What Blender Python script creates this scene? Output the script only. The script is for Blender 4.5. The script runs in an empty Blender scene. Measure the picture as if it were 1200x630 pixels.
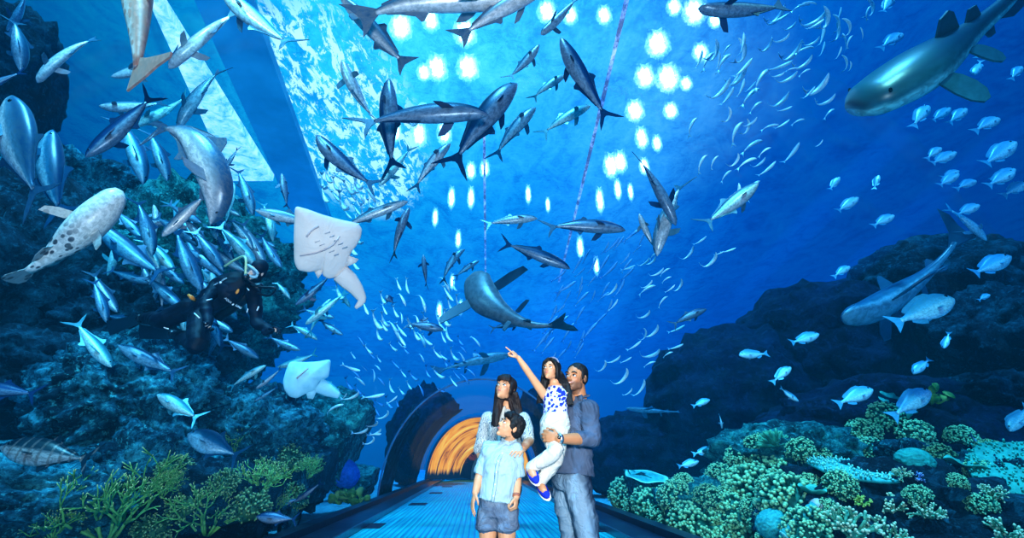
import bpy, bmesh, math, random
import numpy as np
from mathutils import Vector, Matrix, noise as mn

RND = random.Random(11)
SC = bpy.context.scene
COL = SC.collection
V = Vector
PI = math.pi

# ------------------------------------------------------------------ camera
FPX = 600.0
PITCH = math.atan(224 / FPX)
YAW = math.atan(40 / FPX * math.cos(PITCH))
EYE = V((0.0, 0.0, 1.0))
FW = V((math.sin(YAW) * math.cos(PITCH), math.cos(YAW) * math.cos(PITCH), math.sin(PITCH)))
RT = V((math.cos(YAW), -math.sin(YAW), 0))
UP = RT.cross(FW)
cam_data = bpy.data.cameras.new('camera')
cam_data.sensor_width = 36.0
cam_data.lens = FPX / 1200 * 36.0
cam_data.clip_end = 400
cam = bpy.data.objects.new('camera', cam_data)
COL.objects.link(cam)
mw = Matrix((RT, UP, -FW)).transposed().to_4x4()
mw.translation = EYE
cam.matrix_world = mw
SC.camera = cam


def ray(px, py):
    return FW * FPX + RT * (px - 600) + UP * (315 - py)


def P(px, py, y):
    """the point of the place seen at pixel px, py that lies y metres down the tunnel"""
    d = ray(px, py)
    return EYE + d * (y / d.y)


def mpp(y):
    return y / FPX


# ------------------------------------------------------------------ objects
def tag(o, label=None, cat=None, group=None, kind=None):
    if label: o['label'] = label
    if cat: o['category'] = cat
    if group: o['group'] = group
    if kind: o['kind'] = kind
    return o


def link(name, data, parent=None, mat=None):
    o = bpy.data.objects.new(name, data)
    COL.objects.link(o)
    if mat is not None and data is not None and not data.materials:
        data.materials.append(mat)
    if parent is not None:
        o.parent = parent
    return o


def empty(name, loc=(0, 0, 0)):
    o = bpy.data.objects.new(name, None)
    o.empty_display_size = 0.1
    o.location = loc
    COL.objects.link(o)
    return o


def mesh_from(verts, faces, name='m', smooth=True, attrs=None):
    me = bpy.data.meshes.new(name)
    me.from_pydata([tuple(v) for v in verts], [], faces)
    if smooth:
        me.shade_smooth()
    if attrs:
        for k, arr in attrs.items():
            a = me.attributes.new(k, 'FLOAT', 'POINT')
            a.data.foreach_set('value', np.asarray(arr, dtype=np.float32))
    me.update()
    return me


class MB:
    """collects shapes that become ONE mesh"""

    def __init__(s):
        s.v, s.f, s.a = [], [], []

    def add(s, verts, faces, a=None):
        b = len(s.v)
        s.v += [V(x) for x in verts]
        s.f += [tuple(i + b for i in f) for f in faces]
        s.a += list(a) if a is not None else [0.0] * len(verts)
        return s

    def box(s, c, size, rot=None):
        c = V(c)
        hx, hy, hz = size[0] / 2, size[1] / 2, size[2] / 2
        vs = [V((x, y, z)) for x in (-hx, hx) for y in (-hy, hy) for z in (-hz, hz)]
        if rot is not None:
            vs = [rot @ v for v in vs]
        fs = [(0, 1, 3, 2), (4, 6, 7, 5), (0, 4, 5, 1), (2, 3, 7, 6), (0, 2, 6, 4), (1, 5, 7, 3)]
        return s.add([v + c for v in vs], fs)

    def tube(s, pts, rad, n=8, a=None, flat=None, side=None, cap=True):
        """swept tube; rad: list of radii; flat: list of second radii along the second axis; side: first-axis hint"""
        pts = [V(p) for p in pts]
        m = len(pts)
        if not hasattr(rad, '__len__'): rad = [rad] * m
        if flat is None: flat = rad
        vs, fs, at = [], [], []
        prev = V(side) if side is not None else None
        for i in range(m):
            t = (pts[min(i + 1, m - 1)] - pts[max(i - 1, 0)])
            if t.length < 1e-9: t = V((0, 0, 1))
            t.normalize()
            if prev is None:
                prev = t.orthogonal()
            u = prev - t * prev.dot(t)
            if u.length < 1e-6: u = t.orthogonal()
            u.normalize()
            if side is None: prev = u
            w = t.cross(u)
            for k in range(n):
                q = 2 * PI * k / n
                vs.append(pts[i] + u * (rad[i] * math.cos(q)) + w * (flat[i] * math.sin(q)))
                at.append(0 if a is None else a[i])
        for i in range(m - 1):
            for k in range(n):
                k2 = (k + 1) % n
                fs.append((i * n + k, i * n + k2, (i + 1) * n + k2, (i + 1) * n + k))
        if cap:
            fs.append(tuple(reversed(range(n))))
            fs.append(tuple((m - 1) * n + k for k in range(n)))
        return s.add(vs, fs, at)

    def ell(s, c, r, rot=None, nu=12, nv=8, a=0.0):
        c = V(c)
        if not hasattr(r, '__len__'): r = (r, r, r)
        vs, fs = [V((0, 0, r[2]))], []
        for j in range(1, nv):
            th = PI * j / nv
            for k in range(nu):
                ph = 2 * PI * k / nu
                vs.append(V((r[0] * math.sin(th) * math.cos(ph), r[1] * math.sin(th) * math.sin(ph), r[2] * math.cos(th))))
        vs.append(V((0, 0, -r[2])))
        for k in range(nu):
            fs.append((0, 1 + k, 1 + (k + 1) % nu))
            for j in range(nv - 2):
                x = 1 + j * nu
                fs.append((x + k, x + nu + k, x + nu + (k + 1) % nu, x + (k + 1) % nu))
            x = 1 + (nv - 2) * nu
            fs.append((x + k, len(vs) - 1, x + (k + 1) % nu))
        if rot is not None: vs = [rot @ v for v in vs]
        return s.add([v + c for v in vs], fs, [a] * len(vs))

    def plate(s, outline, thick=0.01, nrm=None):
        """a thin solid plate from an outline of 3D points"""
        pts = [V(p) for p in outline]
        n = len(pts)
        if nrm is None:
            nrm = V((0, 0, 0))
            for i in range(n):
                nrm += pts[i].cross(pts[(i + 1) % n])
        nrm = V(nrm).normalized() * thick / 2
        vs = [p + nrm for p in pts] + [p - nrm for p in pts]
        fs = [tuple(range(n)), tuple(reversed(range(n, 2 * n)))]
        fs += [(i, i + n, (i + 1) % n + n, (i + 1) % n) for i in range(n)]
        return s.add(vs, fs)

    def mesh(s, name='m', smooth=True, attr='tip'):
        return mesh_from(s.v, s.f, name, smooth, {attr: s.a})

    def build(s, name, mat, parent=None, smooth=True):
        return link(name, s.mesh(name, smooth), parent, mat)


def catmull(cp, s):
    """smooth interpolation of control points [(s, value)]"""
    xs = np.array([c[0] for c in cp], float)
    ys = np.array([c[1] for c in cp], float)
    m = np.gradient(ys, xs)
    s = np.clip(s, xs[0], xs[-1])
    i = np.clip(np.searchsorted(xs, s, side='right') - 1, 0, len(xs) - 2)
    h = xs[i + 1] - xs[i]
    t = (s - xs[i]) / h
    return ((2 * t ** 3 - 3 * t ** 2 + 1) * ys[i] + (t ** 3 - 2 * t ** 2 + t) * h * m[i]
            + (-2 * t ** 3 + 3 * t ** 2) * ys[i + 1] + (t ** 3 - t ** 2) * h * m[i + 1])


def spline(pts, n):
    """points along a smooth curve through pts"""
    pts = [V(p) for p in pts]
    cum = [0]
    for a, b in zip(pts, pts[1:]): cum.append(cum[-1] + max((b - a).length, 1e-6))
    ss = np.linspace(0, cum[-1], n)
    out = [catmull([(c, p[k]) for c, p in zip(cum, pts)], ss) for k in range(3)]
    return [V((out[0][i], out[1][i], out[2][i])) for i in range(n)]


def lerp_list(vals, n):
    x = np.linspace(0, 1, len(vals))
    return list(np.interp(np.linspace(0, 1, n), x, vals))


def fuse(mb, voxel, smooth=2, name='m', disp=None):
    """one continuous skin over all the shapes in mb"""
    me = mb.mesh('tmp')
    o = bpy.data.objects.new('tmp', me)
    COL.objects.link(o)
    md = o.modifiers.new('r', 'REMESH')
    md.mode = 'VOXEL'
    md.voxel_size = voxel
    md.use_smooth_shade = True
    if smooth:
        ms = o.modifiers.new('s', 'SMOOTH')
        ms.factor = 0.5
        ms.iterations = smooth
    dg = bpy.context.evaluated_depsgraph_get()
    out = bpy.data.meshes.new_from_object(o.evaluated_get(dg))
    bpy.data.objects.remove(o)
    bpy.data.meshes.remove(me)
    out.name = name
    if disp is not None:
        n = len(out.vertices)
        co = np.empty(n * 3, np.float32)
        no = np.empty(n * 3, np.float32)
        out.vertices.foreach_get('co', co)
        out.vertices.foreach_get('normal', no)
        co = co.reshape(n, 3)
        no = no.reshape(n, 3)
        d = np.array([disp(V(c)) for c in co], np.float32)
        co = co + no * d[:, None]
        out.vertices.foreach_set('co', co.reshape(-1))
    out.shade_smooth()
    out.update()
    return out


def verts_np(me):
    co = np.empty(len(me.vertices) * 3, np.float32)
    me.vertices.foreach_get('co', co)
    return co.reshape(-1, 3)


def set_attr(me, name, arr):
    a = me.attributes.get(name) or me.attributes.new(name, 'FLOAT', 'POINT')
    a.data.foreach_set('value', np.asarray(arr, np.float32))


# ------------------------------------------------------------------ materials
class NT:
    def __init__(s, name, tree=None):
        if tree is None:
            s.mat = bpy.data.materials.new(name)
            s.mat.use_nodes = True
            s.t = s.mat.node_tree
        else:
            s.t = tree
        s.t.nodes.clear()

    def n(s, typ, _props=None, **inp):
        nd = s.t.nodes.new(typ)
        for k, v in (_props or {}).items(): setattr(nd, k, v)
        for k, v in inp.items():
            key = int(k[1:]) if k[0] == 'i' and k[1:].isdigit() else k.replace('_', ' ')
            s.set(nd, key, v)
        return nd

    def set(s, nd, key, v):
        sock = nd.inputs[key]
        if isinstance(v, bpy.types.Node): v = v.outputs[0]
        if isinstance(v, bpy.types.NodeSocket): s.t.links.new(v, sock)
        else:
            if hasattr(v, '__len__') and len(v) == 3 and sock.type == 'RGBA': v = (*v, 1)
            sock.default_value = v

    def math(s, op, a, b=0.0, clamp=False):
        nd = s.n('ShaderNodeMath', {'operation': op, 'use_clamp': clamp})
        s.set(nd, 0, a)
        s.set(nd, 1, b)
        return nd

    def mix(s, fac, a, b, mode='MIX'):
        nd = s.n('ShaderNodeMixRGB', {'blend_type': mode})
        s.set(nd, 0, fac); s.set(nd, 1, a); s.set(nd, 2, b)
        return nd

    def ramp(s, fac, stops, interp='LINEAR'):
        nd = s.n('ShaderNodeValToRGB')
        cr = nd.color_ramp
        cr.interpolation = interp
        while len(cr.elements) < len(stops): cr.elements.new(0.5)
        for e, (p, c) in zip(cr.elements, stops):
            e.position = p
            e.color = (*c, 1) if hasattr(c, '__len__') and len(c) == 3 else ((c, c, c, 1) if not hasattr(c, '__len__') else c)
        s.set(nd, 0, fac)
        return nd

    def noise(s, scale, detail=4, rough=0.6, vec=None, dist=0.0):
        nd = s.n('ShaderNodeTexNoise', Scale=scale, Detail=detail, Roughness=rough, Distortion=dist)
        if vec is not None: s.set(nd, 'Vector', vec)
        return nd

    def obj(s):
        return s.n('ShaderNodeTexCoord').outputs['Object']

    def scale(s, vec, sc):
        nd = s.n('ShaderNodeMapping')
        s.set(nd, 'Vector', vec)
        nd.inputs['Scale'].default_value = sc
        return nd

    def attr(s, name):
        return s.n('ShaderNodeAttribute', {'attribute_name': name}).outputs['Fac']

    def bump(s, h, strength=0.3, dist=0.02):
        return s.n('ShaderNodeBump', Height=h, Strength=strength, Distance=dist)

    def out(s, surf=None, vol=None):
        o = s.n('ShaderNodeOutputMaterial')
        if surf is not None: s.set(o, 'Surface', surf)
        if vol is not None: s.set(o, 'Volume', vol)
        return s.mat

    def pbr(s, color, rough=0.6, metal=0.0, spec=0.5, normal=None, emis=None, estr=0.0, **kw):
        b = s.n('ShaderNodeBsdfPrincipled')
        s.set(b, 'Base Color', color)
        s.set(b, 'Roughness', rough)
        s.set(b, 'Metallic', metal)
        s.set(b, 'Specular IOR Level', spec)
        if normal is not None: s.set(b, 'Normal', normal)
        if emis is not None:
            s.set(b, 'Emission Color', emis)
            s.set(b, 'Emission Strength', estr)
        for k, v in kw.items(): s.set(b, k.replace('_', ' '), v)
        return s.out(b)


def plain(name, color, rough=0.6, metal=0.0, var=0.25, scale=8.0, bump=0.0, spec=0.5):
    t = NT(name)
    nz = t.noise(scale, 4, vec=t.obj())
    dark = tuple(c * (1 - var) for c in color)
    lite = tuple(min(1, c * (1 + var)) for c in color)
    c = t.ramp(nz, [(0.3, dark), (0.7, lite)])
    nm = t.bump(nz, bump, 0.01) if bump else None
    return t.pbr(c, rough, metal, spec, nm)


MAT = {}
# ================================================================== SETTING
SC.view_settings.view_transform = 'Standard'
SC.view_settings.look = 'Medium High Contrast'
SC.cycles.max_bounces = 6
SC.cycles.diffuse_bounces = 2
SC.cycles.glossy_bounces = 2
SC.cycles.transmission_bounces = 4
SC.cycles.transparent_max_bounces = 24
SC.cycles.volume_bounces = 0
SC.cycles.sample_clamp_indirect = 4.0
SC.cycles.sample_clamp_direct = 0.0

TCX, TRX, TRZ = 0.08, 2.58, 3.10      # tunnel centre, half width, height
SURF = 10.5                           # water surface height

# ---- world: daylight falling on the tank from above, deep blue all round
w = bpy.data.worlds.new('tank_light')
SC.world = w
w.use_nodes = True
t = NT('w', w.node_tree)
tc = t.n('ShaderNodeTexCoord').outputs['Generated']
sep = t.n('ShaderNodeSeparateXYZ', Vector=tc)
# across: bright above the tunnel axis, falling to navy at the right
up = t.math('MAXIMUM', sep.outputs['Z'], 0.0)
xr = t.math('ADD', t.math('MULTIPLY', sep.outputs['X'], 0.5), 0.5)
across = t.ramp(xr, [(0.0, (0.0, 0.04, 0.09)), (0.20, (0.0, 0.13, 0.23)), (0.36, (0.015, 0.45, 0.58)),
                     (0.50, (0.04, 0.48, 0.70)), (0.60, (0.015, 0.32, 0.60)), (0.72, (0.0, 0.13, 0.38)), (0.95, (0.0, 0.018, 0.12))])
upb = t.ramp(up, [(0.0, 0.40), (0.15, 0.75), (0.45, 1.25), (0.8, 1.8)])
col = t.mix(1.0, across, upb, 'MULTIPLY')
for (px, py, wid, cc) in ((545, 45, 0.955, (0.20, 0.30, 0.22)), (775, 90, 0.972, (0.22, 0.32, 0.26)), (715, 220, 0.985, (0.10, 0.20, 0.20)), (655, 380, 0.99, (0.05, 0.16, 0.20)), (400, 110, 0.97, (0.05, 0.20, 0.14))):  # haze around the lamps painted as soft glow spots in the world colour
    dv = t.n('ShaderNodeVectorMath', {'operation': 'DOT_PRODUCT'})
    t.set(dv, 0, tc)
    dv.inputs[1].default_value = ray(px, py).normalized()
    gl = t.ramp(dv.outputs['Value'], [(wid, (0, 0, 0)), ((1 + wid) / 2, tuple(q * .35 for q in cc)), (1.0, cc)], 'EASE')
    col = t.mix(1.0, col, gl, 'ADD')
bg = t.n('ShaderNodeBackground', Color=col, Strength=1.0)
o = t.n('ShaderNodeOutputWorld')
t.set(o, 'Surface', bg)

# ---- the water: a clear body with a little blue haze
t = NT('water_haze')
ab = t.n('ShaderNodeVolumeAbsorption', Color=(0.05, 0.62, 0.93), Density=0.045)
em = t.n('ShaderNodeEmission', Color=(0.0, 0.34, 0.70), Strength=0.0042)
ad = t.n('ShaderNodeAddShader', i0=ab, i1=em)
MAT['haze'] = t.out(None, ad)
mb = MB().box((0, 28, 5.5), (64, 80, 22))
wobj = tag(mb.build('water', MAT['haze'], smooth=False), 'clear blue sea water filling the whole tank around the tunnel', 'water', kind='structure')

# ---- water surface, rippled, lets the daylight through
t = NT('water_surface')
ob = t.obj()
rip = t.noise(0.9, 6, 0.65, t.scale(ob, (1.0, 0.55, 1.0)), 1.2)
fine = t.noise(5.0, 5, 0.7, ob, 0.8)
pat = t.math('ADD', t.math('MULTIPLY', rip, 0.65), t.math('MULTIPLY', fine, 0.35))
tint = t.ramp(pat, [(0.36, (0.25, 0.55, 0.80)), (0.5, (0.55, 0.82, 0.95)), (0.64, (1.0, 1.0, 1.0))])
tr = t.n('ShaderNodeBsdfTransparent', Color=tint)
# churned, bubbly water left of the lamps, light sparkle painted as emission
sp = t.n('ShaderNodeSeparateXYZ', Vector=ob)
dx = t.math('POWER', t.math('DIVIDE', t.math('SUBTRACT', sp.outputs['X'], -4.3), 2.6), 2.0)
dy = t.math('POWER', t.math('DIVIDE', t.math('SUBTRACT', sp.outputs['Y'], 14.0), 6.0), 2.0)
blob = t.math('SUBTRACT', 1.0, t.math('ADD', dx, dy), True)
foam_sparkle = t.noise(3.2, 8, 0.75, t.scale(ob, (1.3, 0.5, 1.0)), 0.5)
fm = t.ramp(foam_sparkle, [(0.49, 0.0), (0.54, 1.0)])
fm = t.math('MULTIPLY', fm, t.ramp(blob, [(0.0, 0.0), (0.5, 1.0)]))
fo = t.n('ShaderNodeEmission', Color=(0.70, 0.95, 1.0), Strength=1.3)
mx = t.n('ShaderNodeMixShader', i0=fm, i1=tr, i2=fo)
MAT['surface'] = t.out(mx)
MAT['surface'].cycles.emission_sampling = 'NONE'
NX, NY = 60, 80
vs, fs = [], []
for j in range(NY + 1):
    for i in range(NX + 1):
        x = -26 + 52 * i / NX
        y = -6 + 70 * j / NY
        vs.append((x, y, SURF + 0.10 * mn.noise(V((x * 0.7, y * 0.4, 3)))))
for j in range(NY):
    for i in range(NX):
        a = j * (NX + 1) + i
        fs.append((a, a + 1, a + NX + 2, a + NX + 1))
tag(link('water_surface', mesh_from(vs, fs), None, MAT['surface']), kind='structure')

# ---- seabed
MAT['sand'] = (lambda t: t.pbr(t.ramp(t.noise(7, 8, 0.75, t.obj()), [(0.3, (0.02, 0.16, 0.22)), (0.7, (0.16, 0.55, 0.60))]), 0.9,
                               normal=t.bump(t.noise(16, 6, 0.7, t.obj()), 0.8, 0.05)))(NT('sand'))
for nm, x0, x1 in (('seabed', -27, TCX - TRX - 0.02), ('seabed', TCX + TRX + 0.02, 27)):
    vs, fs = [], []
    nx, ny = 40, 70
    for j in range(ny + 1):
        for i in range(nx + 1):
            u = (i / nx) ** 1.6 if x0 > 0 else 1 - (1 - i / nx) ** 1.6
            x = x0 + (x1 - x0) * u
            y = -4 + 62 * j / ny
            edge = min(1, abs(x - (x1 if x0 < 0 else x0)) / 1.5)
            vs.append((x, y, -0.02 + 0.28 * edge * mn.noise(V((x * 0.6, y * 0.6, 0))) + 0.06 * edge * mn.noise(V((x * 3, y * 3, 1)))))
    for j in range(ny):
        for i in range(nx):
            a = j * (nx + 1) + i
            fs.append((a, a + 1, a + nx + 2, a + nx + 1))
    tag(link(nm, mesh_from(vs, fs), None, MAT['sand']), kind='structure')

# ---- walkway floor
t = NT('blue_deck')
ob = t.obj()
sp = t.n('ShaderNodeSeparateXYZ', Vector=ob)
rib = t.math('SINE', t.math('MULTIPLY', sp.outputs['X'], 2 * PI / 0.085))
ribs = t.math('MULTIPLY', t.math('ADD', rib, 1.0), 0.5)
st = t.noise(1.0, 5, 0.6, t.scale(ob, (24.0, 0.55, 1.0)))
blot = t.noise(0.8, 4, 0.6, ob)
c1 = t.ramp(st, [(0.3, (0.004, 0.22, 0.24)), (0.55, (0.012, 0.42, 0.38)), (0.75, (0.05, 0.60, 0.52))])
c2 = t.mix(t.ramp(ribs, [(0.0, 0.75), (0.35, 0.0)]), c1, (0.0, 0.09, 0.25))
c3 = t.mix(t.ramp(blot, [(0.35, 0.0), (0.7, 0.35)]), c2, (0.0, 0.20, 0.42))
MAT['deck'] = t.pbr(c3, t.ramp(st, [(0.3, 0.45), (0.7, 0.65)]), spec=0.2, normal=t.bump(ribs, 0.5, 0.01))
mb = MB().box((TCX, 13.5, -0.05), (3.75, 33, 0.1))
tag(mb.build('floor', MAT['deck'], smooth=False), kind='structure')

# ---- black kerbs with a steel edge strip that carry the glass
MAT['kerb'] = (lambda t: t.pbr(t.ramp(t.noise(3, 6, 0.7, t.obj()), [(0.35, (0.003, 0.005, 0.012)), (0.7, (0.012, 0.022, 0.045))]), 0.36, spec=0.3,
                               normal=t.bump(t.noise(9, 4, 0.6, t.obj()), 0.12, 0.02)))(NT('black_kerb'))
MAT['strip'] = plain('steel_strip', (0.10, 0.16, 0.22), 0.3, 0.8)
for sgn, nm in ((-1, 'trim_1'), (1, 'trim_2')):
    mb = MB()
    xa, xb = TCX + sgn * 1.875, TCX + sgn * 2.70
    mb.box(((xa + xb) / 2, 13.5, 0.0), (abs(xb - xa), 33, 0.16))
    mb.box((TCX + sgn * 2.42, 13.5, 0.12), (0.20, 33, 0.10))
    k = tag(mb.build(nm, MAT['kerb'], smooth=False), kind='structure')
    MB().box((TCX + sgn * 1.86, 13.5, 0.05), (0.03, 33, 0.09)).build('edge_strip', MAT['strip'], k, False)


def arch(th, k=1.0, r0=0.0):
    """a point of the tunnel's cross-section, th 0..pi from the right foot over the top"""
    return TCX + (TRX * k + r0) * math.cos(th), 0.12 + (TRZ - 0.12) * k * max(0, math.sin(th)) + r0 * math.sin(th)


# ---- acrylic tunnel, in two long panes
t = NT('acrylic')
fr = t.n('ShaderNodeFresnel', IOR=1.33)
g = t.n('ShaderNodeBsdfGlossy', Color=(0.7, 0.85, 1.0), Roughness=0.05)
tr = t.n('ShaderNodeBsdfTransparent', Color=(0.95, 0.985, 1.0))
MAT['acrylic'] = t.out(t.n('ShaderNodeMixShader', i0=t.math('MINIMUM', t.math('MULTIPLY', fr, 0.4), 0.045), i1=tr, i2=g))
YR1, YR2 = 14.2, 26.5
for nm, y0, y1, ny in (('window_1', -2.9, YR1, 12), ('window_2', YR1, YR2, 8)):
    vs, fs = [], []
    n = 40
    for j in range(ny + 1):
        for k in range(n + 1):
            x, z = arch(PI * k / n)
            vs.append((x, y0 + (y1 - y0) * j / ny, z))
    for j in range(ny):
        for k in range(n):
            a = j * (n + 1) + k
            fs.append((a, a + 1, a + n + 2, a + n + 1))
    tag(link(nm, mesh_from(vs, fs), None, MAT['acrylic']), kind='structure')

# ---- seams between the panes
MAT['seam'] = (lambda t: t.pbr(t.ramp(t.noise(3, 3, 0.5, t.obj()), [(0.3, (0.02, 0.10, 0.22)), (0.7, (0.05, 0.22, 0.40))]), 0.25, spec=0.6))(NT('seam'))


def ring(y, r, mat, nm, k=1.0, depth=0.10):
    pts = []
    for i in range(49):
        x, z = arch(PI * i / 48, k)
        pts.append((x, y, z))
    return tag(MB().tube(pts, r, 8, flat=[depth] * 49, side=(0, 0, 0.001)).build(nm, mat), kind='structure')


def ring2(y, w_, d_, mat, nm, k=1.0):
    mb = MB()
    n = 48
    vs = []
    for i in range(n + 1):
        th = PI * i / n
        for (dr, dy) in ((0, 0), (0, d_), (-w_, d_), (-w_, 0)):
            x, z = arch(th, k, dr)
            vs.append((x, y + dy, z))
    fs = []
    for i in range(n):
        for q in range(4):
            a, b = i * 4 + q, i * 4 + (q + 1) % 4
            fs.append((a, b, b + 4, a + 4))
    mb.add(vs, fs)
    return tag(mb.build(nm, mat, smooth=False), kind='structure')


ring2(YR1 - 0.05, 0.035, 0.10, MAT['seam'], 'trim_3')
ring2(YR2 - 0.1, 0.10, 0.25, MAT['seam'], 'trim_4')

# ---- far end of the tunnel: orange-lit ring wall, dark passage, doorway
t = NT('orange_wall')
ob = t.obj()
sp = t.n('ShaderNodeSeparateXYZ', Vector=ob)
ang = t.math('ARCTAN2', t.math('SUBTRACT', sp.outputs['Z'], 0.0), t.math('SUBTRACT', sp.outputs['X'], TCX))
cmb = t.n('ShaderNodeCombineXYZ', X=t.math('MULTIPLY', ang, 1.1), Y=t.math('MULTIPLY', sp.outputs['Y'], 2.6), Z=0.0)
sw = t.noise(1.0, 6, 0.62, cmb, 0.9)
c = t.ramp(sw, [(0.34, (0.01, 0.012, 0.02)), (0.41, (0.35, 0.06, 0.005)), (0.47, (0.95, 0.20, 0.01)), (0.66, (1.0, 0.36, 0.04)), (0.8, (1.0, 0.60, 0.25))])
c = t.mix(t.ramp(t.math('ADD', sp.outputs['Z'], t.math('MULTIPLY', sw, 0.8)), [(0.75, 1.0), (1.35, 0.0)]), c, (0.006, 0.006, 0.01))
MAT['orange'] = t.pbr(c, 0.4, emis=c, estr=2.2)  # orange lighting put into the wall as its own glow
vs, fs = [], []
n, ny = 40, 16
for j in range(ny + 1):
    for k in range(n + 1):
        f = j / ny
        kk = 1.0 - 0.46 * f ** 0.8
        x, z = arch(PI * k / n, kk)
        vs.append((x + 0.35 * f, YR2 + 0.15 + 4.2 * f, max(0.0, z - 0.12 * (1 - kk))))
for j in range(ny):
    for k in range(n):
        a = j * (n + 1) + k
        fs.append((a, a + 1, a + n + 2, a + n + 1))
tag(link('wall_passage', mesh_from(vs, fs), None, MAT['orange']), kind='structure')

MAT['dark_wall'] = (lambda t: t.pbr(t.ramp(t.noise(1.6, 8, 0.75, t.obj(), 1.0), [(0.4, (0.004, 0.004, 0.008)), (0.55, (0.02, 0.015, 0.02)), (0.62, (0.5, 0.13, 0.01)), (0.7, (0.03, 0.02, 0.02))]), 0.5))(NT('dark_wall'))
YE = YR2 + 4.35
# wall with a doorway at its middle
mb = MB()
n = 40
vs, fs = [], []
for k in range(n + 1):
    th = PI * k / n
    x, z = arch(th, 0.56)
    vs.append((x + 0.35, YE, z))
    vs.append((TCX + 0.35 + 0.80 * math.cos(th), YE, 1.40 * math.sin(th) ** 0.8 if math.sin(th) > 0 else 0))
for k in range(n):
    fs.append((2 * k, 2 * k + 1, 2 * k + 3, 2 * k + 2))
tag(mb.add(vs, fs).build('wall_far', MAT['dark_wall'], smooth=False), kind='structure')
MAT['door_trim'] = plain('blue_grey_frame', (0.12, 0.30, 0.36), 0.4, 0.2)
mb = MB()
vs, fs = [], []
for k in range(n + 1):
    th = PI * k / n
    for (dr, dy) in ((0, -0.15), (0, 0.2), (-0.16, 0.2), (-0.16, -0.15)):
        vs.append((TCX + 0.35 + (0.80 + dr) * math.cos(th), YE + dy, (1.40 + dr) * math.sin(th) ** 0.8 if math.sin(th) > 0 else 0))
for k in range(n):
    for q in range(4):
        a, b = k * 4 + q, k * 4 + (q + 1) % 4
        fs.append((a, b, b + 4, a + 4))
tag(mb.add(vs, fs).build('trim_5', MAT['door_trim'], smooth=False), kind='structure')
# room beyond the doorway with orange lit panels
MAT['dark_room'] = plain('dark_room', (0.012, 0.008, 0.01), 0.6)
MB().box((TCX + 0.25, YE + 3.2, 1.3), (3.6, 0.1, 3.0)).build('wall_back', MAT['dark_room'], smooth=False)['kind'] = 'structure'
t = NT('orange_panel')
c = t.ramp(t.noise(2.2, 4, 0.6, t.obj()), [(0.35, (0.25, 0.04, 0.0)), (0.6, (1.0, 0.28, 0.02))])
MAT['panel'] = t.pbr(c, 0.4, emis=c, estr=2.2)
for x0, z0, ww, hh, lb in ((-0.15, 0.80, 0.42, 1.1, 'tall orange lit panel left of the dark passage end'), (0.50, 0.85, 0.5, 1.0, 'wide orange lit panel at the dark passage end')):
    tag(MB().box((TCX + 0.25 + x0, YE + 3.1, z0), (ww, 0.06, hh)).build('orange_lightbox', MAT['panel'], smooth=False), lb, 'light panel', 'orange panels in the passage')
MB().box((TCX, YE + 1.5, -0.03), (3.6, 3.4, 0.06)).build('floor', MAT['dark_room'], smooth=False)['kind'] = 'structure'

# ---- steel floor grates let into the deck
MAT['grate'] = plain('black_grate', (0.004, 0.01, 0.025), 0.45, 0.3)
gl = [((434, 616), 'nearest black floor grate at the left kerb'), ((490, 590.5), 'second black floor grate along the left kerb'),
      ((511, 577.5), 'third black floor grate along the left kerb'), ((524, 570), 'farthest black floor grate along the left kerb'),
      ((700, 620), 'black floor grate at the right kerb beside the man')]
for (px, py), lb in gl:
    d = ray(px, py)
    p = EYE + d * (-EYE.z / d.z)
    mb = MB()
    wx, wy = 0.38, 0.62
    for sx in (-1, 1): mb.box((sx * wx / 2, 0, 0.004), (0.025, wy, 0.012))
    for sy in (-1, 1): mb.box((0, sy * wy / 2, 0.004), (wx, 0.025, 0.012))
    for i in range(12): mb.box((0, -wy / 2 + wy * (i + 0.5) / 12, 0.003), (wx, 0.036, 0.008))
    g = mb.build('floor_grate', MAT['grate'], smooth=False)
    g.location = (p.x, p.y, 0.0)
    tag(g, lb, 'grate', 'grates in the walkway floor')

# ---- beams over the tank and the bright gap between them (upper left)
MAT['beam'] = (lambda t: (lambda c: t.pbr(c, 0.8, emis=c, estr=0.22))(t.ramp(t.noise(0.8, 4, 0.6, t.obj()), [(0.3, (0.01, 0.36, 0.62)), (0.7, (0.03, 0.50, 0.80))])))(NT('beam'))  # faint emission added: water glow on the beam put into its colour
MAT['gap'] = (lambda t: (lambda c: t.pbr(c, 0.6, emis=c, estr=0.9))(
    t.ramp(t.noise(2.6, 9, 0.8, t.scale(t.obj(), (1.0, 1.0, 1.0)), 0.6), [(0.38, (0.08, 0.50, 0.75)), (0.50, (0.55, 0.88, 0.98)), (0.62, (1, 1, 1))])))(NT('bright_gap'))  # bright water surface between the beams painted as a glowing board


def strip_quad(a, b, wa, wb, z, name, mat, label, cat):
    """a long flat board below the surface between two seen points"""
    def hit(px, py):
        d = ray(px, py)
        return EYE + d * ((z - EYE.z) / d.z)
    q = [hit(a[0] - wa, a[1]), hit(a[0] + wa, a[1]), hit(b[0] + wb, b[1]), hit(b[0] - wb, b[1])]
    n = 10
    vs, fs = [], []
    for i in range(n + 1):
        f = i / n
        l, r = q[0].lerp(q[3], f), q[1].lerp(q[2], f)
        vs += [l, r, r + V((0, 0, 0.25)), l + V((0, 0, 0.25))]
    for i in range(n):
        for k in range(4):
            x, y = i * 4 + k, i * 4 + (k + 1) % 4
            fs.append((x, y, y + 4, x + 4))
    o = mesh_from(vs, fs, smooth=False)
    return tag(link(name, o, None, mat), label, cat)


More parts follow.
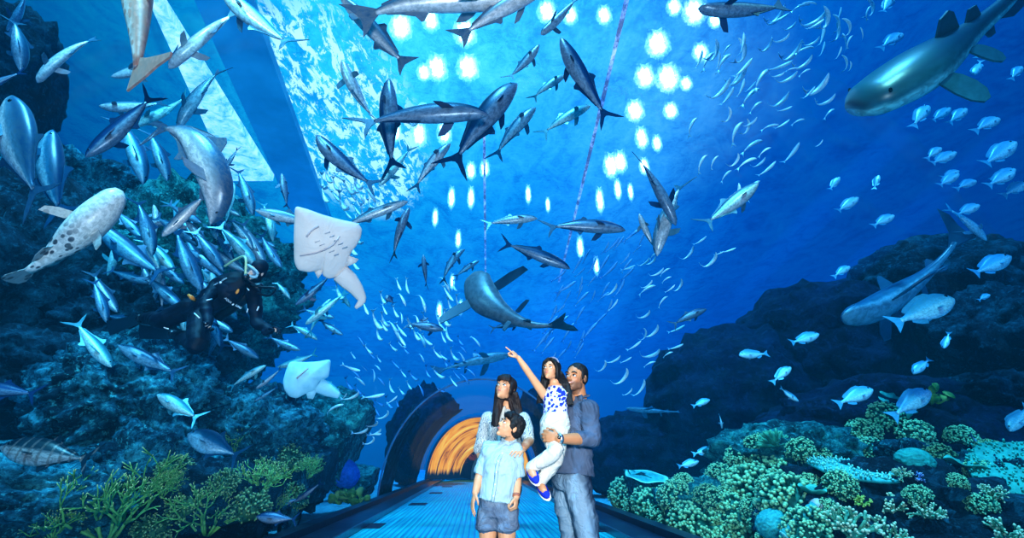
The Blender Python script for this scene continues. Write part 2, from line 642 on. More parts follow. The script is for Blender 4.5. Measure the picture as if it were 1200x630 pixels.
strip_quad((250, -25), (398, 335), 34, 17, SURF - 0.55, 'tank_beam', MAT['beam'], 'broad dark blue beam crossing above the tank at upper left', 'beam')
strip_quad((166, -25), (295, 212), 4, 25, SURF - 0.45, 'glow_strip', MAT['gap'], 'narrow white glowing strip of bright water surface beside the dark blue beam', 'glow_strip')

# ---- lamps above the water, bright through the ripples
t = NT('lamp_glow')
ob = t.obj()
rad = t.n('ShaderNodeVectorMath', {'operation': 'LENGTH'})
t.set(rad, 0, ob)
nz = t.noise(3.5, 5, 0.7, ob, 0.6)
r2 = t.math('ADD', rad.outputs['Value'], t.math('MULTIPLY', t.math('SUBTRACT', nz, 0.5), 1.3))
core = t.ramp(r2, [(0.38, 1.0), (0.50, 0.22), (0.75, 0.06), (1.0, 0.0)])
rings = t.math('ADD', 0.75, t.math('MULTIPLY', t.math('SINE', t.math('MULTIPLY', r2, 46.0)), 0.25))  # soft halo and ripple rings are painted into the emission
e_ = t.n('ShaderNodeEmission', Color=(0.80, 0.93, 1.0), Strength=t.math('MULTIPLY', t.math('MULTIPLY', core, rings), 9.0))
MAT['lamp'] = t.out(t.n('ShaderNodeAddShader', i0=e_, i1=t.n('ShaderNodeBsdfTransparent')))
MAT['lamp'].cycles.emission_sampling = 'NONE'
MAT['lamp_case'] = plain('lamp_case', (0.2, 0.35, 0.5), 0.4, 0.5)
LZ = SURF + 0.35
lamps = [(470, 32, 11), (505, 24, 9), (512, 80, 11), (548, 80, 11), (497, 85, 7), (545, 38, 12), (641, 14, 10), (668, 18, 8), (708, 18, 8),
         (771, 52, 12), (756, 90, 10), (783, 92, 12), (744, 130, 9), (786, 130, 7), (821, 61, 8), (804, 98, 6), (814, 14, 12), (838, 24, 7), (790, 8, 8),
         (752, 162, 8), (770, 168, 6), (716, 195, 9), (727, 190, 8), (755, 195, 6), (464, 155, 7), (491, 158, 9), (521, 155, 9), (552, 200, 6), (568, 198, 6),
         (529, 232, 6), (552, 232, 6), (510, 255, 5), (537, 280, 5), (619, 228, 5), (703, 235, 7), (724, 222, 6), (739, 225, 5), (680, 290, 6), (699, 312, 5), (642, 240, 4), (530, 330, 4), (515, 365, 5), (540, 360, 4)]
lamp_me = None
for i, (px, py, r) in enumerate(lamps):
    d = ray(px, py)
    p = EYE + d * ((LZ - EYE.z) / d.z)
    if p.y > 60: continue
    el = math.asin(d.normalized().z)
    rr = r * p.y / FPX * (1.75 if py < 140 else 1.35 if py < 210 else 0.95)
    if lamp_me is None:
        m = MB()
        ol = []
        for k in range(28):
            q = 2 * PI * k / 28
            rad = 1 + 0.22 * mn.noise(V((math.cos(q) * 1.5, math.sin(q) * 1.5, 4))) + 0.10 * math.sin(5 * q)
            ol.append((rad * math.cos(q), rad * math.sin(q), 0))
        m.plate(ol, 0.05)
        lamp_me = m.mesh('lamp_disc', False)
        lamp_me.materials.append(MAT['lamp'])
        case_me = MB().tube([(0, 0, 0.05), (0, 0, 0.3), (0, 0, 0.42)], [0.42, 0.38, 0.15], 20).mesh('lamp_case')
        case_me.materials.append(MAT['lamp_case'])
    lo = link('ceiling_lamp', lamp_me)
    lo.location = p
    lo.rotation_euler = (0, 0, -math.atan2(d.x, d.y))
    st = (1.15 if py < 140 else 1.7 if py < 210 else 3.0) / math.sin(el)  # far discs drawn out to imitate streaked reflections
    lo.scale = (rr, rr * st, 1)
    side = 'left of the tunnel axis' if px < 600 else 'right of the tunnel axis'
    row = 'high overhead' if py < 120 else ('farther off' if py < 210 else 'far down the tank')
    tag(lo, 'white lamp glowing through the water surface %s, %s' % (row, side), 'lamp', 'lamps %s, %s' % (row, side))

# violet light line along the axis
def surf_pt(px, py, z):
    d = ray(px, py)
    return EYE + d * ((z - EYE.z) / d.z)
t = NT('violet_line')
nz = t.noise(1.6, 6, 0.75, t.scale(t.obj(), (2.0, 1.0, 1.0)))
e = t.n('ShaderNodeEmission', Color=(0.50, 0.52, 1.0), Strength=t.ramp(nz, [(0.46, 0.45), (0.60, 1.8)]))
MAT['violet'] = t.out(e)
MAT['violet'].cycles.emission_sampling = 'NONE'
for (a, b, wd, lb) in (((567, 120), (569, 325), 0.045, 'thin violet light line running straight along the water surface'),
                       ((738, -15), (655, 330), 0.055, 'slanting violet light line on the water surface right of the axis')):
    pa, pb = surf_pt(*a, LZ - 0.1), surf_pt(*b, LZ - 0.1)
    m = MB()
    pts = [pa.lerp(pb, k / 20) for k in range(21)]
    m.tube(pts, [wd * (1 + 0.4 * mn.noise(V((k * 0.9, 0, 0)))) for k in range(21)], 6, flat=[0.04] * 21, side=(1, 0, 0))
    tag(m.build('light_line', MAT['violet']), lb, 'light line')

# ---- shafts of light slanting through the water
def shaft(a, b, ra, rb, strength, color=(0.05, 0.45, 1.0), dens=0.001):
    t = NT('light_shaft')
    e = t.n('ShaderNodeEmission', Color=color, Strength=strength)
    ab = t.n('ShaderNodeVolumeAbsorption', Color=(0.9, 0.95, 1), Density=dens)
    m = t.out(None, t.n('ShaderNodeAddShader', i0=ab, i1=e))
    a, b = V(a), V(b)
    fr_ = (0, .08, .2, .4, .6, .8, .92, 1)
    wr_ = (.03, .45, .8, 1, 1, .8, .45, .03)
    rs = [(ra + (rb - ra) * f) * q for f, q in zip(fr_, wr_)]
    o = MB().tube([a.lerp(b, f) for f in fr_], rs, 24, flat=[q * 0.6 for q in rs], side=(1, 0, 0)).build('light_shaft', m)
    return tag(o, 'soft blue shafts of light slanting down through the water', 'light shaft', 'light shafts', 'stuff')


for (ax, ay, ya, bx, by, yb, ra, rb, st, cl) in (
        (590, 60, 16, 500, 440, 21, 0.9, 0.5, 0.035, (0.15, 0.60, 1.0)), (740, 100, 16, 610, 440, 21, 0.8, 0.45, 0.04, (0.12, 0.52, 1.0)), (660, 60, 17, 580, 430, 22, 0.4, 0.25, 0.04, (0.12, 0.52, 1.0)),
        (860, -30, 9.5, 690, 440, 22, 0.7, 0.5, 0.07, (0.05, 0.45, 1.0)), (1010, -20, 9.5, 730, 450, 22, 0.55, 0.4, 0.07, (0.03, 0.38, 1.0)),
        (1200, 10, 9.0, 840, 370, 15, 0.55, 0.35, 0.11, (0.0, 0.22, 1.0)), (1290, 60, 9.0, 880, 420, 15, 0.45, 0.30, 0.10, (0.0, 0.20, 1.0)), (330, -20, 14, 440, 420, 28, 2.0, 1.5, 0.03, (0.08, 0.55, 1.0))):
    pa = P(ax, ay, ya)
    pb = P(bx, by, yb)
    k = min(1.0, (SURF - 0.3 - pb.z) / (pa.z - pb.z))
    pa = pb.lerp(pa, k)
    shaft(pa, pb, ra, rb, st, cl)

# ---- lights
def sun(name, d, col, e, ang=0.05):
    l = bpy.data.lights.new(name, 'SUN')
    l.color = col; l.energy = e; l.angle = ang
    o = bpy.data.objects.new(name, l); COL.objects.link(o)
    o.rotation_euler = V(d).to_track_quat('-Z', 'Y').to_euler()
    return o


def spot(name, loc, tgt, col, e, size=60, blend=0.6, rad=0.15):
    l = bpy.data.lights.new(name, 'SPOT')
    l.color = col; l.energy = e; l.spot_size = math.radians(size); l.spot_blend = blend; l.shadow_soft_size = rad
    o = bpy.data.objects.new(name, l); COL.objects.link(o)
    o.location = loc
    o.rotation_euler = (V(tgt) - V(loc)).to_track_quat('-Z', 'Y').to_euler()
    return o


sun('overhead_sun', (0.10, 0.25, -1), (0.46, 0.92, 1.0), 5.5, 0.12)
# white flash beside the camera for the family, an added fill upward at the fish over the glass
spot('family_flash', (-1.2, -1.0, 2.3), (0.35, 4.1, 1.15), (1.0, 0.92, 0.84), 190, 34, 0.8, 0.25)
spot('tank_fill', (0.3, -1.5, 1.6), (-0.4, 8, 6.5), (1.0, 0.88, 0.80), 2800, 125, 0.9, 0.3)

spot('reef_fill', (-5.0, 3.0, 9.6), (-6.5, 9.5, 1.5), (0.35, 0.92, 1.0), 2600, 95, 0.8, 0.3)  # unseen coloured spots added to brighten the reef on both sides
spot('reef_fill', (4.5, 3.0, 9.4), (6.0, 8.5, 0.5), (0.40, 1.0, 0.75), 1300, 60, 0.9, 0.3)

spot('reef_fill', (-2.2, 5.0, 9.6), (-7.5, 12.0, 4.5), (0.35, 0.92, 1.0), 2200, 50, 0.9, 0.3)  # another unseen spot added to lift the rock slope behind the diver
# ================================================================== REEF
def rock_mat(name, dark, mid, lite, scale=2.2):
    t = NT(name)
    ob = t.obj()
    n1 = t.noise(scale, 9, 0.72, ob, 0.4)
    n2 = t.noise(scale * 6, 8, 0.78, ob, 0.5)
    c1 = t.ramp(n1, [(0.42, dark), (0.52, mid), (0.64, lite)])
    c2 = t.mix(t.ramp(n2, [(0.54, 0.0), (0.66, 0.85)]), c1, tuple(min(1, x * 1.7 + 0.02) for x in lite))
    c3 = t.mix(t.ramp(n2, [(0.38, 0.9), (0.50, 0.0)]), c2, dark)  # hollows of the bump darkened: crevice shade painted into the colour
    b = t.bump(t.math('ADD', t.math('MULTIPLY', n1, 1.5), n2), 1.0, 0.14)
    return t.pbr(c3, 0.85, spec=0.25, normal=b)


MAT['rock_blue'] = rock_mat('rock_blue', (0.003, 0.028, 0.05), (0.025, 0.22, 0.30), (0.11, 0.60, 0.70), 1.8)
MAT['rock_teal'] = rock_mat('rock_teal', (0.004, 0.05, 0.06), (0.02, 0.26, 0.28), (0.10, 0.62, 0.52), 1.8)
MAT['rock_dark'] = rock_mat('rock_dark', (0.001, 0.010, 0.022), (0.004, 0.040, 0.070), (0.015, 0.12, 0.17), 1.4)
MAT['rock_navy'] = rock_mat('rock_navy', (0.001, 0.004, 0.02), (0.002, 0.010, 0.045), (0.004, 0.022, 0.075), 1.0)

from mathutils.bvhtree import BVHTree
ROCKS = []
ICO = {}


def ico(sub):
    if sub not in ICO:
        bm = bmesh.new()
        bmesh.ops.create_icosphere(bm, subdivisions=sub, radius=1)
        ICO[sub] = ([v.co.copy() for v in bm.verts], [tuple(v.index for v in f.verts) for f in bm.faces])
        bm.free()
    return ICO[sub]


def keep_out(p, m=1.07):
    """push a point out of the tunnel"""
    if p.z > -1:
        x, z = (p.x - TCX) / (TRX + 0.08), (max(p.z, 0.0) - 0.1) / (TRZ - 0.1)
        r = math.hypot(x, max(z, 0))
        if r < m:
            if p.z < 0.35:
                s = 1 if p.x > TCX else -1
                return V((TCX + s * (TRX + 0.14) * m, p.y, p.z))
            k = m / max(r, 0.05)
            return V((TCX + (p.x - TCX) * k, p.y, 0.1 + (p.z - 0.1) * k))
    return p


def rock(px, py, y, rx, ry, mat, label, name='reef_rock', depth=None, rough=0.30, seed=0, sub=5, sq=0.25, rot=0.0, freq=1.0):
    c = P(px, py, y)
    s = mpp(y)
    R3 = V((rx * s, (depth if depth else (rx + ry) / 2 * s), ry * s))
    vs0, fs = ico(sub)
    off = V((seed * 7.31, seed * 3.17, seed * 1.7))
    vs = []
    mrad = (R3.x + R3.z) / 2
    rm = Matrix.Rotation(-rot, 3, 'Y')
    for v in vs0:
        d = mn.multi_fractal(v * (1.1 * freq) + off, 0.9, 2.1, 5) - 1.0
        e = mn.fractal(v * (4.5 * freq) + off, 0.8, 2.2, 4)
        f = mn.ridged_multi_fractal(v * (2.3 * freq) + off, 0.9, 2.1, 4, 0.9, 2.0) * 0.12 - 0.15
        k = 1 + rough * (0.45 * d + 0.45 * e - f * 0.9)
        h = mn.noise(v * (11 * freq) + off)
        k += rough * (.16 * h + .10 * abs(mn.noise(v * (23 * freq) + off)))
        p = V((v.x * R3.x, v.y * R3.y, v.z * R3.z)) * k
        p = rm @ p
        w_ = keep_out(c + p)
        vs.append(w_ - c)
    o = link(name, mesh_from(vs, fs), None, MAT[mat])
    o.location = c
    ROCKS.append(BVHTree.FromPolygons([v + c for v in vs], fs))
    return tag(o, label, 'rock')


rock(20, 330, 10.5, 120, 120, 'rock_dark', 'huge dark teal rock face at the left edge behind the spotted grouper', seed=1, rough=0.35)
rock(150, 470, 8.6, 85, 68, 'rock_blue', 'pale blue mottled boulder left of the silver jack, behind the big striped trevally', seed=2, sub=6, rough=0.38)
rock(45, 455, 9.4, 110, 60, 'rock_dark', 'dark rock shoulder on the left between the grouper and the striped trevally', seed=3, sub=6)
rock(35, 590, 6.9, 120, 52, 'rock_blue', 'rough blue rock in the bottom left corner below the striped trevally', seed=4, sub=6, rough=0.4)
rock(290, 512, 9.6, 72, 52, 'rock_blue', 'rounded dark blue boulder under the small white ray', seed=5, sub=6, rough=0.35)
rock(388, 512, 11.5, 52, 48, 'rock_teal', 'green-tinged domed boulder right of the small white ray', seed=6, rough=0.32)
rock(55, 240, 12.5, 100, 72, 'rock_blue', 'mottled upper rock ledge behind the spotted grouper', seed=7, rough=0.4)
rock(215, 345, 13.0, 130, 105, 'rock_teal', 'broad rock slope behind the swarm of jacks and the diver', seed=8, sub=6, rough=0.38)
rock(235, 590, 7.6, 95, 46, 'rock_dark', 'low dark rock carrying the green staghorn thicket', seed=9, sub=6, rough=0.4)
rock(6, 110, 11.5, 34, 125, 'rock_dark', 'tall dark rock pillar at the upper left edge', seed=10, rough=0.3)
rock(372, 605, 8.8, 30, 36, 'rock_blue', 'small pointed blue rock next to the left kerb', seed=11, rough=0.4)
rock(330, 560, 10.2, 62, 34, 'rock_dark', 'dark coral-grown rock low behind the left kerb', seed=12, rough=0.45)
rock(140, 400, 11.0, 110, 70, 'rock_dark', 'dark rock wall below the diver', seed=13, sub=6, rough=0.4)
rock(165, 580, 7.8, 75, 60, 'rock_blue', 'blue rubble rock behind the large branching coral', seed=14, sub=6, rough=0.45)
# beside and around the far tunnel
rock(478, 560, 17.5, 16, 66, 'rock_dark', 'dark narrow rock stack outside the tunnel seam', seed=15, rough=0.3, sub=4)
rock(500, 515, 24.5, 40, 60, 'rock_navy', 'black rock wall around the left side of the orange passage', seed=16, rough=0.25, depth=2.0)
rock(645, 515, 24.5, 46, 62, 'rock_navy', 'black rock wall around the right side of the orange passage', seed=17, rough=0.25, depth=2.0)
rock(418, 562, 15.0, 34, 16, 'rock_teal', 'low teal rock on the sand by the yellow-green coral', seed=18, rough=0.4, sub=4)
# right hand ridge
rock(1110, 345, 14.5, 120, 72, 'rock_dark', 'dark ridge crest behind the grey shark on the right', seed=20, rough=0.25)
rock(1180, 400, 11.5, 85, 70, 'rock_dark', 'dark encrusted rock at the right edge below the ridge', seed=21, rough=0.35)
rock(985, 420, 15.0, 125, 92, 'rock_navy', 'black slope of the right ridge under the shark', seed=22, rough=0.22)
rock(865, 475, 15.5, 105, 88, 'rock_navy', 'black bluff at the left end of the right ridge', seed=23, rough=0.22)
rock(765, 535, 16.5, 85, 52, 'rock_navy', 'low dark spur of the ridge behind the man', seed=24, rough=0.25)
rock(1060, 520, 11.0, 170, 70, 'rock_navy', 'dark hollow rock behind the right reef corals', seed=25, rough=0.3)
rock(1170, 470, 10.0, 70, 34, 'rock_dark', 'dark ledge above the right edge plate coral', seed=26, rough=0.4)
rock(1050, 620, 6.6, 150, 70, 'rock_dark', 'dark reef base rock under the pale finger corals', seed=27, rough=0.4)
rock(860, 605, 8.6, 95, 42, 'rock_teal', 'teal rock base under the bushy corals of the right reef', seed=28, rough=0.4)
rock(765, 595, 10.5, 62, 34, 'rock_teal', 'low teal rock behind the right kerb', seed=29, rough=0.4)
rock(1127, 600, 6.3, 26, 26, 'rock_blue', 'small blue boulder at the lower right among the finger corals', seed=30, rough=0.35, sub=4)
rock(1090, 545, 8.2, 62, 20, 'rock_blue', 'flat slanting blue rock right of the table coral', seed=31, rough=0.35, sub=4, rot=-0.35)
rock(925, 545, 9.6, 88, 44, 'rock_teal', 'teal mound under the dense bushy corals', seed=32, rough=0.4)
rock(1185, 600, 6.8, 50, 62, 'rock_blue', 'blue rock in the bottom right corner', seed=33, rough=0.4)


# ------------------------------------------------------------------ corals
def coral_mat(name, base, tip, dark, scale=10, rough=0.7):
    t = NT(name)
    nz = t.noise(scale, 5, 0.65, t.obj())
    c = t.ramp(nz, [(0.32, dark), (0.62, base)])
    tp = t.attr('tip')
    c2 = t.mix(t.ramp(tp, [(0.55, 0.0), (0.95, 0.9)]), c, tip)
    return t.pbr(c2, rough, spec=0.3, normal=t.bump(t.noise(scale * 5, 3, 0.6, t.obj()), 0.5, 0.01))


MAT['c_staghorn'] = coral_mat('c_staghorn', (0.20, 0.44, 0.10), (0.85, 0.85, 0.35), (0.05, 0.20, 0.06))
MAT['c_bush'] = coral_mat('c_bush', (0.015, 0.20, 0.13), (0.40, 0.72, 0.36), (0.004, 0.07, 0.06))
MAT['c_finger'] = coral_mat('c_finger', (0.16, 0.42, 0.24), (0.85, 0.85, 0.55), (0.03, 0.16, 0.10))
MAT['c_table'] = coral_mat('c_table', (0.06, 0.48, 0.42), (0.35, 0.88, 0.72), (0.01, 0.20, 0.22))
MAT['c_leaf'] = coral_mat('c_leaf', (0.22, 0.42, 0.06), (0.55, 0.66, 0.16), (0.06, 0.18, 0.04))
MAT['c_yellow'] = coral_mat('c_yellow', (0.22, 0.55, 0.12), (0.55, 0.85, 0.25), (0.05, 0.25, 0.08))
MAT['c_plate'] = coral_mat('c_plate', (0.03, 0.38, 0.30), (0.10, 0.58, 0.44), (0.01, 0.18, 0.17))
MAT['c_fan'] = coral_mat('c_fan', (0.04, 0.28, 0.16), (0.10, 0.40, 0.22), (0.01, 0.12, 0.09))
MAT['c_violet'] = coral_mat('c_violet', (0.10, 0.25, 0.62), (0.65, 0.75, 0.95), (0.03, 0.08, 0.30))
MAT['c_olive'] = coral_mat('c_olive', (0.05, 0.16, 0.06), (0.30, 0.42, 0.16), (0.012, 0.07, 0.04))
MAT['c_blue'] = coral_mat('c_blue', (0.02, 0.18, 0.75), (0.06, 0.30, 0.9), (0.0, 0.08, 0.45))


def rvec(r):
    while True:
        v = V((r.uniform(-1, 1), r.uniform(-1, 1), r.uniform(-1, 1)))
        if 0.05 < v.length < 1: return v.normalized()


def staghorn(seed, n0=9, depth=4, spread=0.9, r0=0.022, l0=0.30):
    """long forked antler branches"""
    r = random.Random(seed)
    mb = MB()

    def grow(p, d, L, rad, lev):
        mid = p + d * (L * 0.5) + rvec(r) * (L * 0.06)
        e = p + d * L
        last = lev == 0
        mb.tube([p, mid, e] + ([e + d * rad * 1.2] if last else []), [rad, rad * 0.9, rad * 0.78] + ([rad * 0.35] if last else []), 6,
                a=[0.1, 0.2, 0.85 if last else 0.25] + ([1.0] if last else []))
        if lev > 0:
            for k in range(r.choice([2, 2, 3])):
                nd = (d + rvec(r) * spread * 0.85 + V((0, 0, 0.18))).normalized()
                grow(e if k < 2 else mid, nd, L * r.uniform(0.62, 0.88), rad * 0.76, lev - 1)
    for i in range(n0):
        a = 2 * PI * i / n0 + r.uniform(-.3, .3)
        t = r.uniform(0.25, 1.0)
        grow(V((0.05 * math.cos(a), 0.05 * math.sin(a), -0.05)), V((math.cos(a) * t, math.sin(a) * t, 0.75)).normalized(), l0 * r.uniform(.8, 1.2), r0, depth)
    return mb.mesh('staghorn')


def bush(seed, n=170, rad=0.5, knob=0.036, flat=0.75, br=0.14):
    """a dome packed with short stubby branchlets"""
    r = random.Random(seed)
    mb = MB()
    mb.ell((0, 0, 0), (rad * 0.82, rad * 0.82, rad * 0.82 * flat), nu=16, nv=10, a=0.0)
    ga = PI * (3 - 5 ** 0.5)
    for i in range(n):
        z = 1 - (i + 0.5) / n * 1.25
        q = math.sqrt(max(0, 1 - z * z))
        d = V((q * math.cos(ga * i), q * math.sin(ga * i), z))
        d = (d + rvec(r) * 0.22).normalized()
        lump = 1 + 0.22 * mn.noise(d * 2.2 + V((seed, 0, 0)))
        base = V((d.x * rad * 0.75, d.y * rad * 0.75, d.z * rad * 0.75 * flat)) * lump
        L = br * r.uniform(0.75, 1.3)
        k = knob * r.uniform(0.8, 1.2)
        sd = (d + rvec(r) * 0.4).normalized()
        mb.tube([base, base + sd * L * .6, base + sd * L, base + sd * (L + k * .6)], [k * .7, k * .85, k, k * .5], 6, a=[0, .2, .75, 1])
        if r.random() < 0.55:
            m_ = base + sd * L * 0.5
            d2 = (sd + rvec(r) * 0.9).normalized()
            mb.tube([m_, m_ + d2 * L * .6, m_ + d2 * (L * .6 + k * .5)], [k * .6, k * .8, k * .4], 6, a=[.2, .75, 1])
    return mb.mesh('bush')


def finger(seed, n=10, L0=0.16, kn=0.032):
    """loose sprays of knobbly pale-tipped fingers"""
    r = random.Random(seed)
    mb = MB()

    def grow(p, d, lev):
        L = L0 * r.uniform(0.7, 1.15)
        e = p + d * L
        k = kn * (0.75 + 0.1 * lev)
        mb.tube([p, (p + e) / 2 + rvec(r) * L * .08, e, e + d * k * .7], [k * .8, k * .9, k, k * .45], 7, a=[.0, .2, .8 if lev == 0 else .5, 1 if lev == 0 else .6])
        for s in range(r.choice([1, 2, 2])):
            m_ = p.lerp(e, r.uniform(.3, .8))
            d2 = (d * .4 + rvec(r)).normalized()
            mb.tube([m_, m_ + d2 * L * .35, m_ + d2 * (L * .35 + k * .5)], [k * .6, k * .75, k * .35], 6, a=[.2, .9, 1])
        if lev > 0:
            for s in range(2):
                grow(e, (d + rvec(r) * 0.75 + V((0, 0, .1))).normalized(), lev - 1)
    for i in range(n):
        a = 2 * PI * i / n + r.uniform(-.3, .3)
        grow(V((0, 0, -0.03)), V((math.cos(a), math.sin(a) * .8, r.uniform(.25, 1.0))).normalized(), 2)
    return mb.mesh('finger')


def table(seed, rad=0.8, th=0.10):
    """a broad flat table top of crowded knobs on a stalk"""
    r = random.Random(seed)
    mb = MB()
    mb.tube([(0, 0, -0.55), (0, 0, -0.3), (0, 0, -0.08)], [0.18, 0.14, 0.3], 12)
    n = 40
    ol = []
    for k in range(n):
        q = 2 * PI * k / n
        ol.append((rad * (1 + 0.16 * mn.noise(V((math.cos(q) * 1.6, math.sin(q) * 1.6, seed)))), q))
    rings = [(0, -th * .5), (0.5, -th * .7), (0.92, -th * .4), (1.0, 0.0), (0.96, th * .35), (0.6, th * .5), (0.001, th * .45)]
    vs, fs, at = [], [], []
    for f, z in rings:
        for k in range(n):
            rr, q = ol[k]
            vs.append((rr * max(f, .002) * math.cos(q), rr * max(f, .002) * math.sin(q), z))
            at.append(0.2 + 0.4 * (z > 0))
    for i in range(len(rings) - 1):
        for k in range(n):
            fs.append((i * n + k, i * n + (k + 1) % n, (i + 1) * n + (k + 1) % n, (i + 1) * n + k))
    mb.add(vs, fs, at)
    for i in range(320):
        q = r.uniform(0, 2 * PI)
        f = math.sqrt(r.random())
        rr = ol[int(q / 2 / PI * n) % n][0] * f * .98
        x, y_ = rr * math.cos(q), rr * math.sin(q)
        h = r.uniform(.03, .075)
        k = r.uniform(.014, .026)
        d = V((math.cos(q) * f * .5, math.sin(q) * f * .5, 1)).normalized()
        b = V((x, y_, th * .3))
        mb.tube([b, b + d * h, b + d * (h + k * .5)], [k, k * .8, k * .3], 5, a=[.3, .8, 1])
    return mb.mesh('table')


def disc_plate(seed, rad=0.5, cup=0.25, wave=0.08):
    mb = MB()
    n, m = 36, 8
    vs, fs, at = [], [], []
    for side in (1, -1):
        for j in range(m + 1):
            f = j / m
            for k in range(n):
                q = 2 * PI * k / n
                e = 1 + 0.14 * mn.noise(V((math.cos(q) * 1.5, math.sin(q) * 1.5, seed)))
                r_ = rad * f * e
                z = cup * rad * f * f + wave * rad * f * math.sin(5 * q + seed) + (0.02 * (1 - f * .7) * side)
                vs.append((r_ * math.cos(q), r_ * math.sin(q), z))
                at.append(f * f)
    for side in range(2):
        o = side * (m + 1) * n
        for j in range(m):
            for k in range(n):
                q = (o + j * n + k, o + j * n + (k + 1) % n, o + (j + 1) * n + (k + 1) % n, o + (j + 1) * n + k)
                fs.append(q if side == 0 else tuple(reversed(q)))
    o = (m + 1) * n
    for k in range(n):
        fs.append((m * n + k, m * n + (k + 1) % n, o + m * n + (k + 1) % n, o + m * n + k))
    mb.add(vs, fs, at)
    mb.tube([(0, 0, -0.35 * rad), (0, 0, 0)], [0.12 * rad, 0.22 * rad], 10)
    return mb.mesh('plate')


def leafy(seed, n=16, rad=0.14, spread=0.5):
    """round thick leaves on short forking stems"""
    r = random.Random(seed)
    mb = MB()
    for i in range(n):
        d = rvec(r)
        d.z = abs(d.z) * 1.2 + 0.1
        d.normalize()
        e = d * spread * r.uniform(.4, 1.0)
        mb.tube([V((0, 0, 0)), e * .5 + V((0, 0, .03)), e], [.025, .02, .014], 6)
        nn = (rvec(r) + V((0, -1.2, .5))).normalized()
        u = nn.orthogonal().normalized()
        w_ = nn.cross(u)
        R_ = rad * r.uniform(.65, 1.1)
        ol = []
        for k in range(14):
            q = 2 * PI * k / 14
            rr = R_ * (1 + .12 * math.sin(3 * q + i))
            ol.append(e + u * rr * math.cos(q) + w_ * rr * math.sin(q) * .85 + nn * .02 * math.cos(2 * q))
        b = len(mb.v)
        mb.plate(ol, .02, nn)
        for k in range(b, len(mb.v)): mb.a[k] = r.uniform(.3, 1.0)
    return mb.mesh('leafy')


def fan(seed, rad=0.6):
    """upright half-disc of radiating ribs"""
    r = random.Random(seed)
    mb = MB()
    for layer in range(3):
        yo = (layer - 1) * 0.10
        n = 30
        for i in range(n):
            q = PI * (0.02 + .96 * i / (n - 1))
            L = rad * (0.85 + 0.2 * mn.noise(V((i * .4, layer, seed)))) * (1 - .12 * layer)
            d = V((math.cos(q), 0.15 * math.sin(i * 1.7), math.sin(q) * .85))
            pts = [d * (L * f) + V((0, yo + .04 * math.sin(f * 5 + i), 0)) for f in (0.05, .35, .7, 1.0)]
            mb.tube(pts, [.015, .03, .042, .02], 6, a=[0, .2, .6, 1])
    return mb.mesh('fan')


def brain(seed, rad=0.5):
    vs0, fs = ico(5)
    vs = []
    for v in vs0:
        g = math.sin(12 * mn.noise(v * 1.4 + V((seed, 0, 0))) * 2.0)
        k = rad * (1 + 0.03 * g + 0.12 * mn.noise(v * 1.2 + V((0, seed, 0))))
        vs.append(V((v.x, v.y, v.z * .8)) * k)
    return mesh_from(vs, fs, 'brain')


def put(name, me, mat, px, py, y, size, label, cat='coral', group=None, rot=None, unit=1.0, drop=.45):
    """size = half-width in pixels of a mesh whose half-width is unit"""
    o = link(name, me, None, None)
    if not me.materials: me.materials.append(MAT[mat])
    # stand it on the rock that is seen there
    low = py + size * drop
    d = ray(px, low).normalized()
    best = None
    for b_ in ROCKS:
        h_ = b_.ray_cast(EYE, d)
        if h_[0] is not None and (best is None or h_[3] < best[3]): best = h_
    nrm = V((0, -.3, 1))
    if best is not None and best[0].y < y + 3.5:
        y = best[0].y
        nrm = best[1] if best[1].dot(d) < 0 else -best[1]
        o.location = best[0] + d * .02
        y_ = y
    else:
        o.location = P(px, low, y)
    k = size * mpp(y) / unit
    o.scale = (k, k, k)
    if rot is not None: o.rotation_euler = rot
    else:
        q = V((0, 0, 1)).rotation_difference((V((0, 0, 1.0)) + nrm * .7).normalized())
        o.rotation_euler = (q.to_matrix() @ Matrix.Rotation(RND.uniform(0, 6.28), 3, 'Z')).to_euler()
    return tag(o, label, cat, group)


S1, S2, S3 = staghorn(1, 12, 4), staghorn(2, 14, 4), staghorn(5, 16, 3, 1.0, .02, .28)
Z0 = (0, 0, 0.4)
for me_, px, py, y, sz, lb, un, dr in (
        (S1, 125, 628, 5.9, 80, 'large yellow-green staghorn coral with long antler branches at bottom left', .95, .02),
        (S3, 62, 628, 5.6, 34, 'short pale staghorn coral at the bottom edge left of the large one', .8, .02),
        (S2, 242, 618, 6.9, 56, 'dense green staghorn thicket on the low dark rock left of the kerb', .95, .1),
        (S3, 275, 522, 9.0, 26, 'small green staghorn coral right of the blue trevally on the boulder', .8, .3),
        (S3, 306, 566, 9.3, 36, 'dull green staghorn coral on the rock slope below the boulder', .8, .2),
        (S2, 360, 552, 10.2, 24, 'small tuft of green staghorn coral below the domed boulder', .95, .3),
        (S1, 322, 596, 8.0, 26, 'small branching green coral just above the left kerb', .95, .2),
        (S2, 190, 575, 7.4, 28, 'dull green branching coral behind the large staghorn', .95, .2)):
    put('staghorn_coral', me_, 'c_staghorn', px, py, y, sz, lb, unit=un, drop=dr, rot=(math.radians(8), 0, px * .7))
for i, (px, py, sz) in enumerate([(205, 545, 20), (335, 530, 20), (290, 585, 24), (262, 560, 18), (320, 548, 16), (180, 610, 20), (345, 575, 16), (222, 580, 22)]):
    put('bushy_coral', bush(20 + i % 2, 150, .5, .03, (.75), .2), 'c_olive', px, py, 8.5, sz, 'dull olive bushy coral tuft on the left rock slope by the kerb', 'coral', 'olive coral tufts on the left slope', unit=.6)
put('leafy_coral', leafy(3, 22, .15, .5), 'c_yellow', 408, 578, 12.5, 24, 'bright yellow-green lobed coral on the sand behind the left kerb', unit=.6)
put('brain_coral', brain(1), 'c_blue', 404, 546, 12.0, 17, 'smooth deep blue round coral above the yellow-green lobed coral', unit=.5)

